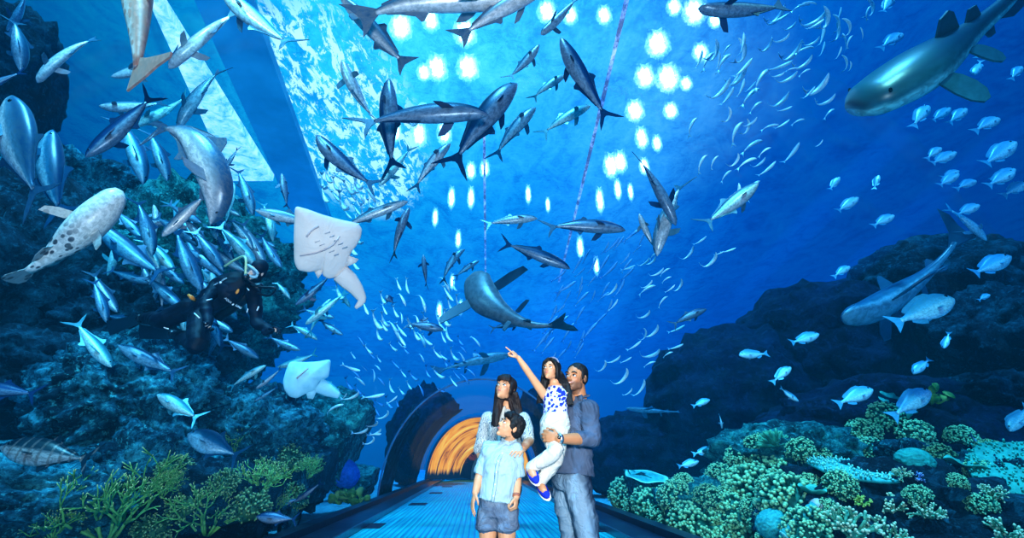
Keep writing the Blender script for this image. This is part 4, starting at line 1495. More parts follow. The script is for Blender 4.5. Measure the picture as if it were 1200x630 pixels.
# kind, head, tail, distance, material, label, options
BIG = [
    (J, 24, 84, 14, 22, 8.5, 'f_silver', 'slim blue-white fish diving at the upper left edge', dict(bend=.5)),
    (J, 8, 36, 30, -14, 9.0, 'f_blue', 'blue fish cut off by the top left corner', dict(bend=.3)),
    (J, -40, 112, 31, 82, 6.5, 'f_dark', 'black fish tail entering from the left edge above the two upright jacks', dict()),
    (C_, 44, 97, 117, 45, 7.0, 'f_silver', 'silver-blue fish gliding down left, alone near the top left', dict(bend=-.5)),
    (J, 130, 90, 212, 58, 8.2, 'f_silver', 'white-blue fish behind the pink shark tail', dict(bend=.3)),
    (C_, 198, 80, 280, 13, 7.0, 'f_pale', 'grey fish crossing the white glowing strip, nose down left', dict(bend=-.3, arch_=.3)),
    (J, 258, -14, 345, 52, 6.5, 'f_silver', 'dark-backed fish leaving at the top edge beside the blue beam', dict(bend=.4)),
    (T, 14, 112, 50, 238, 6.0, 'f_silver', 'big upright pale-bellied trevally at the left edge', dict(bend=0, arch_=.4, roll=-65, fat=.9)),
    (J, 62, 152, 78, 256, 6.6, 'f_blue', 'upright dark blue jack right of the big pale-bellied one at the left edge', dict(arch_=.4, roll=-60, fat=1.15)),
    (J, 100, 184, 182, 106, 6.2, 'f_dark', 'dark jack with a pale snout pointing down left over the fish swarm', dict(bend=.3, roll=-30)),
    (J, 116, 124, 197, 118, 8.2, 'f_silver', 'pale arched fish just above the dark jack with the pale snout', dict(arch_=.5)),
    (J, 150, 148, 222, 108, 8.4, 'f_teal', 'teal fish partly behind the dark jack with the pale snout', dict(bend=.4)),
    (J, 209, 152, 264, 80, 7.2, 'f_blue', 'blue fish climbing along the white glowing strip', dict(bend=-.4)),
    (J, 247, 263, 168, 158, 5.8, 'f_pale', 'large curved pinkish-white jack diving in front of the fish swarm', dict(arch_=-1.5, roll=38, bend=.6, fat=1.05)),
    (J, 168, 216, 138, 140, 7.6, 'f_blue', 'blue jack diving left of the large curved pale one', dict(bend=.6)),
    (J, 196, 212, 172, 152, 7.8, 'f_blue', 'second blue jack diving close to the large curved pale one', dict(bend=.4)),
    (J, 262, 200, 280, 172, 8.5, 'f_dark', 'small dark fish on the lower end of the white glowing strip', dict()),
    (C_, 190, 277, 243, 226, 6.0, 'f_pale', 'small pale fish nose down left beside the curved jack\'s head', dict(roll=-40, fat=1.3)),
    (J, 112, 262, 195, 322, 8.0, 'f_blue', 'dark blue jack above the diver\'s fins heading up left', dict(bend=.5)),
    (J, 178, 300, 158, 232, 8.4, 'f_blue', 'blue jack diving right of the spotted grouper', dict(bend=.4)),
    (J, 236, 340, 205, 262, 8.0, 'f_blue', 'stout blue jack diving right behind the diver', dict(bend=-.3)),
    (J, 262, 318, 224, 268, 8.6, 'f_blue', 'blue jack diving just above the diver\'s shoulder', dict(bend=.3)),
    (J, 300, 312, 252, 262, 9.0, 'f_teal', 'teal jack diving behind the diver\'s head', dict(bend=.3)),
    (J, 296, 252, 276, 196, 8.4, 'f_blue', 'blue fish under the white glowing strip diving left of the dark snout', dict(bend=.3)),
    (J, 125, 378, 107, 326, 7.2, 'f_blue', 'blue fish hanging tail up under the spotted grouper', dict(bend=.3)),
    (J, 131, 430, 86, 372, 6.6, 'f_teal', 'silver-teal jack diving left of the diver\'s fins', dict(bend=-.25)),
    (J, 138, 404, 212, 438, 6.8, 'f_blue', 'bright blue jack with a slim tail below the diver', dict(bend=.3)),
    (J, 184, 462, 236, 492, 7.2, 'f_teal', 'silver jack with a yellow-tinged side facing left over the rocks', dict(fat=1.35)),
    (J, -40, 452, 48, 462, 6.2, 'f_dark', 'dark forked tail at the left edge above the striped trevally', dict()),
    (T, 0, 523, 112, 538, 5.6, 'f_treva', 'big dark trevally with pale bars over the blue rock at lower left', dict(bend=.2, fat=.95)),
    (T, 220, 508, 284, 536, 6.4, 'f_blue', 'blue trevally with a tall dorsal fin over the boulder', dict(fat=1.25)),
    (J, 312, 428, 268, 456, 8.2, 'f_teal', 'teal fish below the diver heading up right', dict(bend=.3)),
    (C_, 399, -4, 479, 80, 5.6, 'f_pale', 'long pale fish with its tail at a lamp, top centre', dict(bend=.2, roll=-50)),
    (C_, 610, 8, 412, 28, 5.0, 'f_pale', 'very long pale-bellied fish along the top edge', dict(arch_=-.5, roll=40)),
    (C_, 640, -14, 533, 48, 5.0, 'f_pale', 'pale fish slanting off the top edge with a trailing fin', dict(bend=.3, roll=25)),
    (J, 401, 70, 442, 142, 6.5, 'f_silver', 'blue-white fish swimming up, left of the two crossing fish', dict(bend=.3, roll=30)),
    (J, 456, 92, 461, 206, 6.3, 'f_dark', 'dark upright fish crossed by the large dark jack', dict(bend=.15, roll=60, fat=.95)),
    (J, 572, 135, 414, 150, 5.4, 'f_dark', 'large dark-backed jack with a grey flank, centre top', dict(arch_=-.6, fat=.95, roll=0)),
    (J, 606, 98, 526, 202, 6.2, 'f_dark', 'dark jack climbing behind the large dark-backed one', dict(bend=.4, roll=25)),
    (J, 371, 158, 446, 220, 5.9, 'f_dark', 'dark fish with a pale belly heading up left under the bubbles', dict(arch_=.5, roll=0)),
    (J, 528, 168, 484, 226, 7.2, 'f_silver', 'small blue-grey fish heading up right below the large dark jack', dict(bend=.3)),
    (J, 444, 218, 484, 170, 8.0, 'f_teal', 'pale blue fish nose down behind the upright dark fish', dict()),
    (J, 299, 246, 372, 262, 6.6, 'f_silver', 'grey fish half hidden behind the white ray\'s left corner', dict(bend=.2, roll=-20)),
    (J, 330, 203, 337, 246, 8.4, 'f_dark', 'dark upright fish above the white ray\'s left corner', dict()),
    (C_, 478, 236, 398, 268, 6.6, 'f_silver', 'slim silver fish pointing up right beside the white ray', dict(bend=.2, roll=20)),
    (J, 480, 243, 461, 306, 6.9, 'f_dark', 'dark slim fish swimming up, right of the white ray', dict(bend=.3)),
    (J, 496, 298, 500, 338, 10.0, 'f_dark', 'small dark fish swimming up alone between lamps', dict()),
    (J, 545, 292, 520, 334, 10.0, 'f_blue', 'small curved blue fish below the lamp streaks', dict(bend=.9)),
    (J, 562, 305, 532, 326, 10.4, 'f_blue', 'small blue fish just above the dark guitarfish', dict(bend=.3)),
    (J, 346, 357, 390, 318, 7.6, 'f_dark', 'dark fish under the white ray, nose down left', dict(bend=.3)),
    (C_, 358, 380, 408, 340, 8.0, 'f_teal', 'teal fish under the white ray\'s tail, nose down left', dict()),
    (T, 452, 346, 462, 356, 9.0, 'f_dark', 'small round dark fish alone right of the white ray\'s tail', dict(fat=2.0)),
    (J, 520, 386, 474, 378, 8.6, 'f_dark', 'dark fish with raised fins over the small school', dict(fat=1.3)),
    (J, 502, 372, 478, 386, 9.2, 'f_dark', 'smaller dark fish close above the one with raised fins', dict(fat=1.2)),
    (J, 657, 44, 718, 145, 5.4, 'f_dark', 'large dark-backed fish with a white belly swimming up left, right of centre', dict(arch_=.25, roll=-25, fat=.85)),
    (C_, 818, 10, 922, 6, 5.2, 'f_dark', 'dark blue fish at the top edge right of the lamps', dict(arch_=.3, fat=1.2)),
    (C_, 634, 40, 678, -6, 7.6, 'f_silver', 'slim fish slanting past the lamp at the top edge', dict(bend=.2)),
    (J, 632, 52, 594, 92, 8.2, 'f_silver', 'silver-blue fish below the top centre lamp', dict(bend=-.3)),
    (J, 663, 88, 622, 118, 8.4, 'f_teal', 'pale fish close to the head of the large white-bellied one', dict(bend=.3)),
    (J, 692, 124, 632, 160, 7.6, 'f_teal', 'striped pale fish beneath the large white-bellied one', dict(bend=.3)),
    (J, 628, 126, 578, 188, 7.0, 'f_blue', 'blue fish climbing right of the dark jack pair', dict(bend=.3)),
    (J, 792, 264, 745, 182, 6.6, 'f_dark', 'dark fish diving, left one of the crossing pair right of centre', dict(bend=.2, roll=-20)),
    (J, 770, 300, 803, 212, 6.9, 'f_silver', 'grey-blue fish diving, right one of the crossing pair', dict(bend=-.4, roll=10)),
    (J, 749, 250, 771, 296, 7.2, 'f_silver', 'smaller fish swimming up beside the crossing pair', dict(bend=.2)),
    (J, 733, 270, 636, 268, 6.6, 'f_dark', 'dark jack with a pale flank level to the right of the axis', dict(arch_=-.4)),
    (J, 668, 315, 585, 284, 6.8, 'f_dark', 'dark slender jack with a white belly above the guitarfish', dict(arch_=-.2, roll=15, fat=.9)),
    (J, 630, 256, 566, 264, 8.2, 'f_silver', 'slim pale fish crossing the axis lamps', dict(arch_=-.3)),
    (J, 889, 214, 822, 264, 7.0, 'f_silver', 'silver jack with a forked tail climbing right, alone below the crescent school', dict(bend=-.2)),
    (J, 828, 362, 786, 382, 9.0, 'f_dark', 'small dark fish above the right ridge spur', dict(bend=.3)),
    (J, 616, 378, 573, 386, 10.5, 'f_dark', 'small dark fish under the guitarfish', dict(bend=.3)),
    (J, 1156, 282, 1106, 242, 8.6, 'f_bream', 'pale fish in front of the grey shark\'s tail', dict(bend=.3, fat=1.1)),
    ('shark', 598, 416, 505, 438, 13.0, 'f_shark', 'faint slim shark in the blue above the woman\'s head', dict(bend=.3, cat='shark')),
    ('shark', 734, 478, 806, 482, 14.0, 'f_shark', 'faint thin grey shark beyond the man\'s shoulder', dict(bend=.3, fat=.7, cat='shark')),
]
for k, hx, hy, tx, ty, y, mt, lb, op in BIG:
    fish(k, hx, hy, tx, ty, y, mt, lb, **op)

fish('grouper', 140, 222, 10, 330, 5.2, 'f_group', 'large pale grouper with black spots on its rear half and tail', bend=-.35, roll=-55, fat=1.05)
fish('zebra', 1002, 128, 1205, -36, 6.0, 'f_zebra', 'large teal-bellied shark with a long dark tail at the upper right', bend=-.45, roll=-62, fat=1.3, cat='shark', dy=-.5, name='zebra_shark')
fish('shark', 988, 368, 1138, 250, 8.6, 'f_shark', 'grey shark with a raised tail in front of the right ridge', bend=.9, arch_=.35, roll=0, cat='shark')
fish('guitar', 560, 318, 676, 370, 8.4, 'f_guitar', 'dark broad-headed guitarfish seen from below in mid tank', bend=1.3, roll=88, cat='guitarfish', dy=-.8, fat=1.25)
fish('pink', 128, -190, 158, 100, 5.0, 'f_pink', 'pinkish-white shark tail hanging from the top edge at left', bend=.25, roll=-90, cat='shark', name='guitarfish', fat=.85)

# ---- bream over the right reef
BREAM = [(1088, 124, 1069, 150, 8), (1114, 126, 1092, 141, 8), (1133, 127, 1111, 145, 8), (1171, 139, 1140, 155, 7.5), (1191, 166, 1153, 192, 7.0), (1190, 198, 1163, 212, 7.5),
         (1103, 173, 1085, 187, 8.5), (1121, 178, 1091, 191, 8), (1124, 200, 1103, 208, 9), (1144, 212, 1119, 222, 8.5), (1124, 203, 1100, 217, 8.8), (1189, 201, 1156, 218, 7.4), (1203, 215, 1174, 230, 7.2),
         (1006, 231, 981, 247, 9), (1048, 252, 1022, 265, 8.5), (996, 312, 976, 325, 9), (1185, 300, 1140, 320, 7.6), (1118, 350, 1044, 380, 6.8), (1106, 408, 1112, 388, 8.2),
         (960, 391, 926, 401, 8.6), (866, 416, 901, 414, 8.8), (927, 430, 904, 449, 8.6), (936, 470, 914, 453, 8.6), (1023, 456, 979, 474, 7.6), (1090, 458, 1043, 490, 7.4), (1070, 438, 1090, 420, 8.6),
         (1183, 505, 1206, 474, 7.0), (837, 527, 811, 532, 10), (819, 540, 794, 546, 10), (832, 468, 811, 476, 10.5), (846, 502, 842, 484, 10), (984, 207, 972, 222, 10), (1030, 205, 1024, 222, 10.5),
         (1197, 78, 1184, 94, 8.5), (1150, 55, 1143, 68, 9), (1148, 240, 1120, 252, 8), (1058, 40, 1030, 58, 10), (1048, -6, 1034, 14, 9), (1142, 88, 1150, 70, 9.5), (1160, 345, 1146, 352, 10)]
BL = {17: 'largest bream, silver-striped, below the grey shark', 24: 'silver bream in front of the leafy yellow-green coral', 23: 'bream swimming right in open water left of the leafy coral',
      16: 'bream right of the grey shark\'s tail', 4: 'larger bream near the right edge below the zebra shark', 26: 'bream cut off by the right edge above the sloping table coral', 20: 'bream facing left over the black bluff',
      19: 'bream facing right between the bluff and the grey shark', 27: 'upper of two bream over the dark hollow behind the kerb corals', 28: 'lower of two bream over the dark hollow behind the kerb corals',
      21: 'upper of the close pair of bream left of the reef hollow', 22: 'lower of the close pair of bream, nose down', 3: 'bream facing right just below the zebra shark\'s tail'}
for i, (hx, hy, tx, ty, y) in enumerate(BREAM):
    lb = BL.get(i)
    if lb is None:
        lb = 'small silver-blue bream of the loose group under the zebra shark' if hy < 230 and hx > 1050 else 'small blue bream scattered in open water by the right ridge'
    fish(B_, hx, hy, tx, ty, y, 'f_bream', lb, 'bream over the right reef', bend=(.3, -.3, 0)[i % 3], fat=.95)
fish(T, 985, 528, 972, 549, 8.8, 'f_bream', 'pale blue rounded fish facing away behind the table coral', bend=.3, fat=1.7, roll=25)
fish(T, 1152, 533, 1136, 508, 7.9, 'f_blue', 'blue fish with raised tail over the round plate coral', bend=.3, fat=1.3)
fish(T, 300, 605, 350, 608, 6.9, 'f_dark', 'black trevally in front of the low rock at bottom left of the kerb', bend=.2, fat=.9)
fish(J, 345, 588, 378, 563, 8.0, 'f_dark', 'black slim fish nose down by the left kerb', bend=.2)
fish(J, 322, 594, 352, 583, 8.4, 'f_dark', 'dark blue fish behind the black trevally by the left kerb', fat=1.3)
fish(C_, 300, 455, 330, 430, 8.8, 'f_silver', 'silver fish left of the small white ray', bend=.3)
fish(C_, 298, 470, 326, 452, 8.6, 'f_blue', 'blue-silver fish tucked under the small white ray\'s left side', bend=.2)
fish(C_, 399, 461, 372, 440, 8.2, 'f_teal', 'pale fish overlapping the small white ray\'s lower right', fat=1.3)

# filler jacks of the dense swarm behind the diver
r = random.Random(5)
for i in range(62):
    x, y_ = r.uniform(110, 330), r.uniform(225, 425)
    if (x - 235) ** 2 / 115 ** 2 + (y_ - 320) ** 2 / 105 ** 2 > 1: continue
    a = math.radians(r.gauss(-50, 28) + (180 if r.random() < .15 else 0))
    L = r.uniform(38, 62)
    dx, dy_ = math.cos(a) * L / 2, -math.sin(a) * L / 2
    fish(J, x + dx, y_ + dy_, x - dx, y_ - dy_, r.uniform(8.6, 10.2), r.choice(['f_blue', 'f_blue', 'f_teal', 'f_silver']), 'blue jack in the dense swarm behind the diver', 'swarm of jacks behind the diver', bend=r.choice([-.4, 0, .4]))
for (hx, hy, tx, ty) in ((325, 430, 372, 412), (372, 398, 338, 380), (392, 372, 352, 360), (352, 410, 312, 392), (402, 392, 372, 372), (340, 350, 322, 330), (388, 350, 362, 395), (410, 360, 392, 338)):
    fish(J, hx, hy, tx, ty, r.uniform(8.8, 10.2), r.choice(['f_blue', 'f_teal']), 'blue jack of the loose group between the diver and the white ray\'s tail', 'jacks under the white ray', bend=r.choice([-.4, .4]))

# ---- schools of small slender fish
MV = [('minnow', b) for b in (-1.6, -1, 0, 1, 1.6)]


def minnow(x, y_, ang, L, y, mat, label, group, bend):
    a = math.radians(ang)
    dx, dy_ = math.cos(a) * L / 2, -math.sin(a) * L / 2
    h, tl = P(x + dx, y_ + dy_, y), P(x - dx, y_ - dy_, y + .1)
    m, LL = frame_for(h, tl)
    o = link('small_fish', with_mat(fish_parts('minnow', bend)[0][1], mat))
    o.matrix_world = m @ Matrix.Diagonal((LL, LL * 1.15, LL * 1.15, 1))
    tag(o, label, 'fish', group)


def poly_in(x, y_, pl):
    c = False
    for (x1, y1), (x2, y2) in zip(pl, pl[1:] + pl[:1]):
        if (y1 > y_) != (y2 > y_) and x < (x2 - x1) * (y_ - y1) / (y2 - y1) + x1: c = not c
    return c


def school(poly, n, angf, Lr, yr, mat, label, group, seed, bends=(-2.2, -1.5, -.6, 1.0)):
    r = random.Random(seed)
    xs = [p[0] for p in poly]; ys = [p[1] for p in poly]
    pts = []
    tries = 0
    while len(pts) < n and tries < 9000:
        tries += 1
        x, y_ = r.uniform(min(xs), max(xs)), r.uniform(min(ys), max(ys))
        if poly_in(x, y_, poly) and all((x - a) ** 2 + ((y_ - b)) ** 2 > 60 for a, b in pts): pts.append((x, y_))
    for x, y_ in pts:
        minnow(x, y_, angf(x, y_) + r.gauss(0, 11), r.uniform(*Lr), r.uniform(*yr), mat if isinstance(mat, str) else r.choice(mat), label, group, r.choice(bends))


def ang_right(x, y_):
    if x < 875: return 62
    if x < 905: return 45
    if x < 960: return 22 if y_ < 150 else 42
    return 78 if y_ < 90 else 45


school([(815, 60), (880, 40), (905, 10), (960, 5), (975, 60), (940, 130), (940, 180), (880, 240), (830, 225), (810, 150)], 62, ang_right, (17, 34), (7.5, 11), 'f_minnow',
       'small white crescent fish in the swirling school left of the zebra shark', 'crescent school', 3)
school([(955, 5), (1030, 0), (1010, 60), (960, 180), (940, 170), (975, 70)], 16, ang_right, (12, 26), (8, 11), 'f_minnow', 'small pale fish trailing between the crescent school and the zebra shark', 'trailing fish', 4)
school([(720, 310), (800, 270), (870, 285), (830, 340), (770, 450), (715, 470), (700, 420)], 34, lambda x, y_: 35, (12, 24), (9, 13), 'f_minnow', 'small pale fish scattered in the blue right of the man\'s head', 'scattered fish right of the man', 5)
school([(655, 320), (745, 265), (760, 290), (720, 350), (680, 410), (640, 440), (630, 400)], 46, lambda x, y_: 52, (16, 30), (9, 13), 'f_minnow_d', 'small dark slender fish slanting in the school above the girl', 'dark school above the girl', 6, (-.5, 0, .3))
school([(370, 215), (410, 180), (440, 240), (425, 330), (540, 320), (560, 360), (520, 400), (430, 400), (395, 330), (410, 260)], 56, lambda x, y_: -62, (13, 26), (8.5, 12), 'f_minnow', 'small pale slender fish streaming down right of the white ray', 'streaming school by the white ray', 7)
school([(410, 400), (560, 395), (560, 440), (500, 465), (440, 480), (400, 440)], 46, lambda x, y_: -50, (9, 18), (11, 15), ['f_minnow', 'f_minnow_d'], 'tiny blue-white fish in the hazy school left of the woman', 'hazy school left of the woman', 8)
school([(395, 455), (470, 470), (470, 500), (420, 520), (390, 490)], 9, lambda x, y_: 25, (14, 24), (10, 12), 'f_minnow', 'small pale fish low over the sand beside the domed boulder', 'fish low by the domed boulder', 9)
for x, y_, a, L in ((411, 430, -20, 24), (437, 463, 8, 28), (459, 468, 35, 16), (403, 464, 50, 10), (440, 508, 0, 14)):
    minnow(x, y_, a, L, 9.5, 'f_minnow', 'thin white fish beside the small white ray, over blue water', 'thin fish by the small ray', -.5)


# ---- rays, from their outlines
def ray_body(outline_px, cx, cy, y, thick, name, label, mat, curl=0.15, tail_pts=None, pelvic=None):
    c = P(cx, cy, y)
    s = mpp(y)
    vd = (c - EYE).normalized()
    X = (RT - vd * RT.dot(vd)).normalized()
    Z = X.cross(vd).normalized()          # up in the picture
    ol = [(X * (px - cx) + Z * (cy - py)) * s for px, py in outline_px]
    n0 = len(ol)
    ol = spline(ol + [ol[0]], n0 * 6 + 1)[:-1] if False else [ol[i].lerp(ol[(i + 1) % n0], k / 5) for i in range(n0) for k in range(5)]
    # soften the corners
    for _ in range(2):
        ol = [(ol[i - 1] + ol[i] * 2 + ol[(i + 1) % len(ol)]) / 4 for i in range(len(ol))]
    n, m = len(ol), 12
    vs, fs, dv = [], [], []
    R0 = max(p.length for p in ol)
    for side in (0, 1):
        for j in range(m + 1):
            f = math.sin(j / m * PI / 2)
            for k in range(n):
                p = ol[k] * max(f, .001)
                h = thick * math.sqrt(max(0, 1 - f ** 1.6)) * (1 if side else -1)
                w_ = curl * R0 * (math.sin(p.dot(X) / R0 * 2.6 + .6) * .4 + (p.length / R0) ** 2 * .5 + .10 * math.sin(p.dot(Z) / R0 * 9 + p.dot(X) / R0 * 5) * f)
                vs.append(p + vd * (h + w_))
                dv.append(.8 if side else -.8)
    for side in (0, 1):
        o = side * (m + 1) * n
        for j in range(m):
            for k in range(n):
                q = (o + j * n + k, o + j * n + (k + 1) % n, o + (j + 1) * n + (k + 1) % n, o + (j + 1) * n + k)
                fs.append(tuple(reversed(q)) if side else q)
    o = (m + 1) * n
    for k in range(n):
        fs.append((m * n + k, m * n + (k + 1) % n, o + m * n + (k + 1) % n, o + m * n + k))
    root = link(name, mesh_from(vs, fs, attrs={'dv': dv}), None, MAT[mat])
    root.location = c
    tag(root, label, 'ray')
    loc = lambda px, py, d=0: (X * (px - cx) + Z * (cy - py)) * s + vd * d

    def part(nm, mb, mt, d=-.9):
        me = mb.mesh()
        set_attr(me, 'dv', [d] * len(me.vertices))
        return link(nm, me, root, MAT[mt])
    if tail_pts:
        tp = spline([loc(px, py, .03) for px, py, w_ in tail_pts], 16)
        ws = lerp_list([w_ * s for _, _, w_ in tail_pts], 16)
        mb = MB()
        mb.tube(tp, ws, 12, flat=[w_ * .4 for w_ in ws], side=X)
        part('tail', mb, mat)
    for pl in (pelvic or []):
        part('pelvic_fin', MB().plate([loc(px, py, .02) for px, py in pl], .03, vd), mat)
    return root, loc, part, s


MAT['ray_white'] = (lambda t: t.pbr(t.mix(t.ramp(t.noise(3.0, 6, .65, t.obj(), .5), [(.35, 0.0), (.75, .5)]),
                                          t.ramp(t.attr('dv'), [(0.0, (0.72, 0.57, 0.51)), (.6, (0.25, 0.35, 0.42))]), (0.62, 0.46, 0.40)), .55,
                                    normal=t.bump(t.noise(5, 5, .6, t.obj(), 1.0), .5, .03)))(NT('ray_white'))
MAT['ray_blue'] = (lambda t: t.pbr(t.ramp(t.noise(4.0, 6, .65, t.obj()), [(.35, (0.30, 0.62, 0.72)), (.7, (0.55, 0.85, 0.90))]), .55))(NT('ray_blue'))
MAT['gill'] = plain('gill', (0.52, 0.38, 0.37), .6)
root, loc, part, s = ray_body([(347, 239), (362, 243), (378, 249), (400, 255), (421, 259), (426, 267), (424, 278), (418, 289), (411, 298), (407, 313), (398, 327), (384, 330), (377, 325), (378, 318), (362, 321), (349, 318), (345, 308), (345, 283), (346, 258)],
                              383, 285, 5.6, .10, 'white_ray', 'large white ray seen from below with spread square disc and thick tail', 'ray_white', .12,
                              [(398, 322, 12), (408, 332, 12), (420, 348, 9), (424, 358, 6), (416, 368, 2)], [[(408, 300), (421, 305), (417, 310), (405, 315)], [(377, 322), (378, 316), (368, 320), (372, 329)]])
mb = MB()
for k in range(5):
    for sx in (0, 1):
        a = (372 + k * 5.5, 283 + k * 4.0) if sx == 0 else (384 + k * 5.0, 272 + k * 4.5)
        mb.tube([loc(a[0] - 3, a[1] + 1, -.105), loc(a[0] + 3, a[1] - 1.5, -.105)], .004, 6)
part('gill_slits', mb, 'gill')
part('mouth', MB().tube(spline([loc(360, 277, -.10), loc(366, 269, -.105), loc(374, 264, -.10)], 7), .011, 6), 'gill')
part('crease', MB().tube(spline([loc(352, 300, -.07), loc(372, 296, -.10), loc(392, 285, -.10), loc(398, 276, -.09)], 10), .008, 6), 'gill')
root, loc, part, s = ray_body([(340, 424), (355, 425), (370, 424), (384, 421), (384, 432), (383, 442), (373, 446), (370, 456), (360, 460), (351, 465), (343, 463), (337, 455), (335, 446), (337, 435)],
                              360, 442, 7.6, .08, 'small_ray', 'small blue-white square ray over the rounded boulder', 'ray_blue', .1,
                              [(372, 450, 9), (384, 457, 7), (396, 463, 3)], [[(360, 458), (372, 455), (368, 466), (362, 465)]])
part('mouth', MB().tube([loc(349, 443, -.08), loc(360, 432, -.08)], .012, 6), 'gill')
# ================================================================== PEOPLE
def skin_mat(name, c, red):
    t = NT(name)
    nz = t.noise(18, 4, .6, t.obj())
    base = t.ramp(nz, [(.3, tuple(x * .92 for x in c)), (.7, tuple(min(1, x * 1.06) for x in c))])
    k = t.mix(t.attr('blush'), base, red)
    k = t.mix(t.attr('stubble'), k, (0.05, 0.035, 0.03))
    return t.pbr(k, .48, spec=.35)


def cloth_mat(name, c, var=.12, weave=160):
    t = NT(name)
    ob = t.obj()
    nz = t.noise(6, 5, .65, ob)
    w_ = t.noise(weave, 2, .5, ob)
    k = t.ramp(nz, [(.3, tuple(x * (1 - var) for x in c)), (.7, tuple(min(1, x * (1 + var)) for x in c))])
    wr = t.noise(5.5, 3, .5, t.scale(ob, (1.0, 1.0, .6)), 1.6)
    wr2 = t.math('ABSOLUTE', t.math('SUBTRACT', wr, .5))
    h = t.math('ADD', t.math('MULTIPLY', wr2, 5.0), t.math('MULTIPLY', w_, .06))
    return t.pbr(k, .85, spec=.2, normal=t.bump(h, .55, .02))


MAT['skin_man'] = skin_mat('skin_man', (0.47, 0.19, 0.085), (0.48, 0.14, 0.08))
MAT['skin_woman'] = skin_mat('skin_woman', (0.64, 0.30, 0.16), (0.62, 0.19, 0.12))
MAT['skin_child'] = skin_mat('skin_child', (0.64, 0.29, 0.15), (0.64, 0.20, 0.13))
MAT['hair_black'] = (lambda t: t.pbr(t.ramp(t.noise(26, 4, .6, t.scale(t.obj(), (1, 1, .15))), [(.3, (.003, .0025, .003)), (.75, (.018, .012, .011))]), .58, spec=.3, normal=t.bump(t.noise(60, 3, .6, t.scale(t.obj(), (1, 1, .12))), .9, .01)))(NT('hair_black'))
MAT['hair_brown'] = (lambda t: t.pbr(t.ramp(t.noise(26, 4, .6, t.scale(t.obj(), (1, 1, .15))), [(.3, (.006, .003, .003)), (.75, (.040, .018, .013))]), .55, spec=.3, normal=t.bump(t.noise(60, 3, .6, t.scale(t.obj(), (1, 1, .12))), .9, .01)))(NT('hair_brown'))
MAT['eye_white'] = plain('eye_white', (.82, .80, .78), .2, 0, .03)
MAT['iris'] = plain('iris', (.015, .008, .005), .15, 0, .1)
MAT['lip'] = plain('lip', (.50, .13, .11), .4, 0, .08)
MAT['lip_man'] = plain('lip_man', (.42, .16, .12), .45, 0, .08)
MAT['teeth'] = plain('teeth', (.85, .82, .77), .3, 0, .03)
MAT['brow'] = plain('brow', (.012, .008, .007), .7, 0, .1)
MAT['shirt_grey'] = cloth_mat('shirt_grey', (0.075, 0.095, 0.145), .3, 120)
MAT['shirt_sky'] = cloth_mat('shirt_sky', (0.36, 0.47, 0.52), .08, 140)
MAT['white_cotton'] = cloth_mat('white_cotton', (0.56, 0.51, 0.45), .07)
MAT['black_cloth'] = cloth_mat('black_cloth', (0.010, 0.010, 0.014), .2)


def jeans_mat(name, dark, lite, sc=3.0):
    t = NT(name)
    ob = t.obj()
    fade = t.attr('fade')
    nz = t.noise(sc, 6, .7, ob)
    f = t.math('ADD', t.math('MULTIPLY', nz, .75), t.math('MULTIPLY', fade, .62))
    c = t.ramp(f, [(.34, dark), (.62, tuple((a + b) / 2 for a, b in zip(dark, lite))), (.88, lite)])
    wr = t.noise(6.0, 3, .5, t.scale(ob, (1.0, 1.0, .8)), 1.6)
    h = t.math('ADD', t.math('MULTIPLY', t.math('ABSOLUTE', t.math('SUBTRACT', wr, .5)), 5.0), t.math('MULTIPLY', t.noise(150, 2, .5, ob), .1))
    return t.pbr(c, .85, spec=.2, normal=t.bump(h, .6, .02))


MAT['jeans'] = jeans_mat('jeans', (0.008, 0.020, 0.050), (0.22, 0.30, 0.38))
MAT['denim_short'] = jeans_mat('denim_short', (0.04, 0.06, 0.11), (0.30, 0.35, 0.42), 9)
# girl's top: white with cobalt leaf shapes
t = NT('leaf_print')
ob = t.obj()
vo = t.n('ShaderNodeTexVoronoi', Scale=34.0, Vector=t.mix(.06, ob, t.noise(16, 2, .5, ob), 'ADD'))
c = t.ramp(vo, [(.42, (.012, .03, .34)), (.52, (.60, .60, .60))])
MAT['leaf_print'] = t.pbr(c, .8, spec=.2)
# woman's blouse: white with broken blue-grey stripes
t = NT('striped_blouse')
ob = t.obj()
wv = t.n('ShaderNodeTexWave', {'bands_direction': 'X'}, Scale=38.0, Distortion=16.0, Detail=3.0, Vector=t.scale(ob, (.8, .6, .7)))
c = t.ramp(wv, [(.25, (.14, .17, .21)), (.50, (.54, .54, .50))])
MAT['striped_blouse'] = t.pbr(c, .8, spec=.2)
MAT['shoe_blue'] = cloth_mat('shoe_blue', (0.015, 0.03, 0.42), .15)
MAT['sole'] = plain('sole', (.78, .70, .62), .6, 0, .05)
MAT['shoe_dark'] = plain('shoe_dark', (.04, .03, .028), .5)
MAT['watch'] = plain('watch', (.42, .44, .46), .25, .9, .1)
MAT['strap'] = plain('bracelet', (.35, .10, .05), .6, 0, .1)
MAT['headband'] = plain('headband', (.20, .18, .26), .5, 0, .1)


def rot_frame(F, U):
    F = V(F).normalized()
    U = (V(U) - F * V(U).dot(F)).normalized()
    S = U.cross(F)          # towards the person's left
    return F, U, S


def FM(S, F, U):
    return Matrix((S, F, U)).transposed()


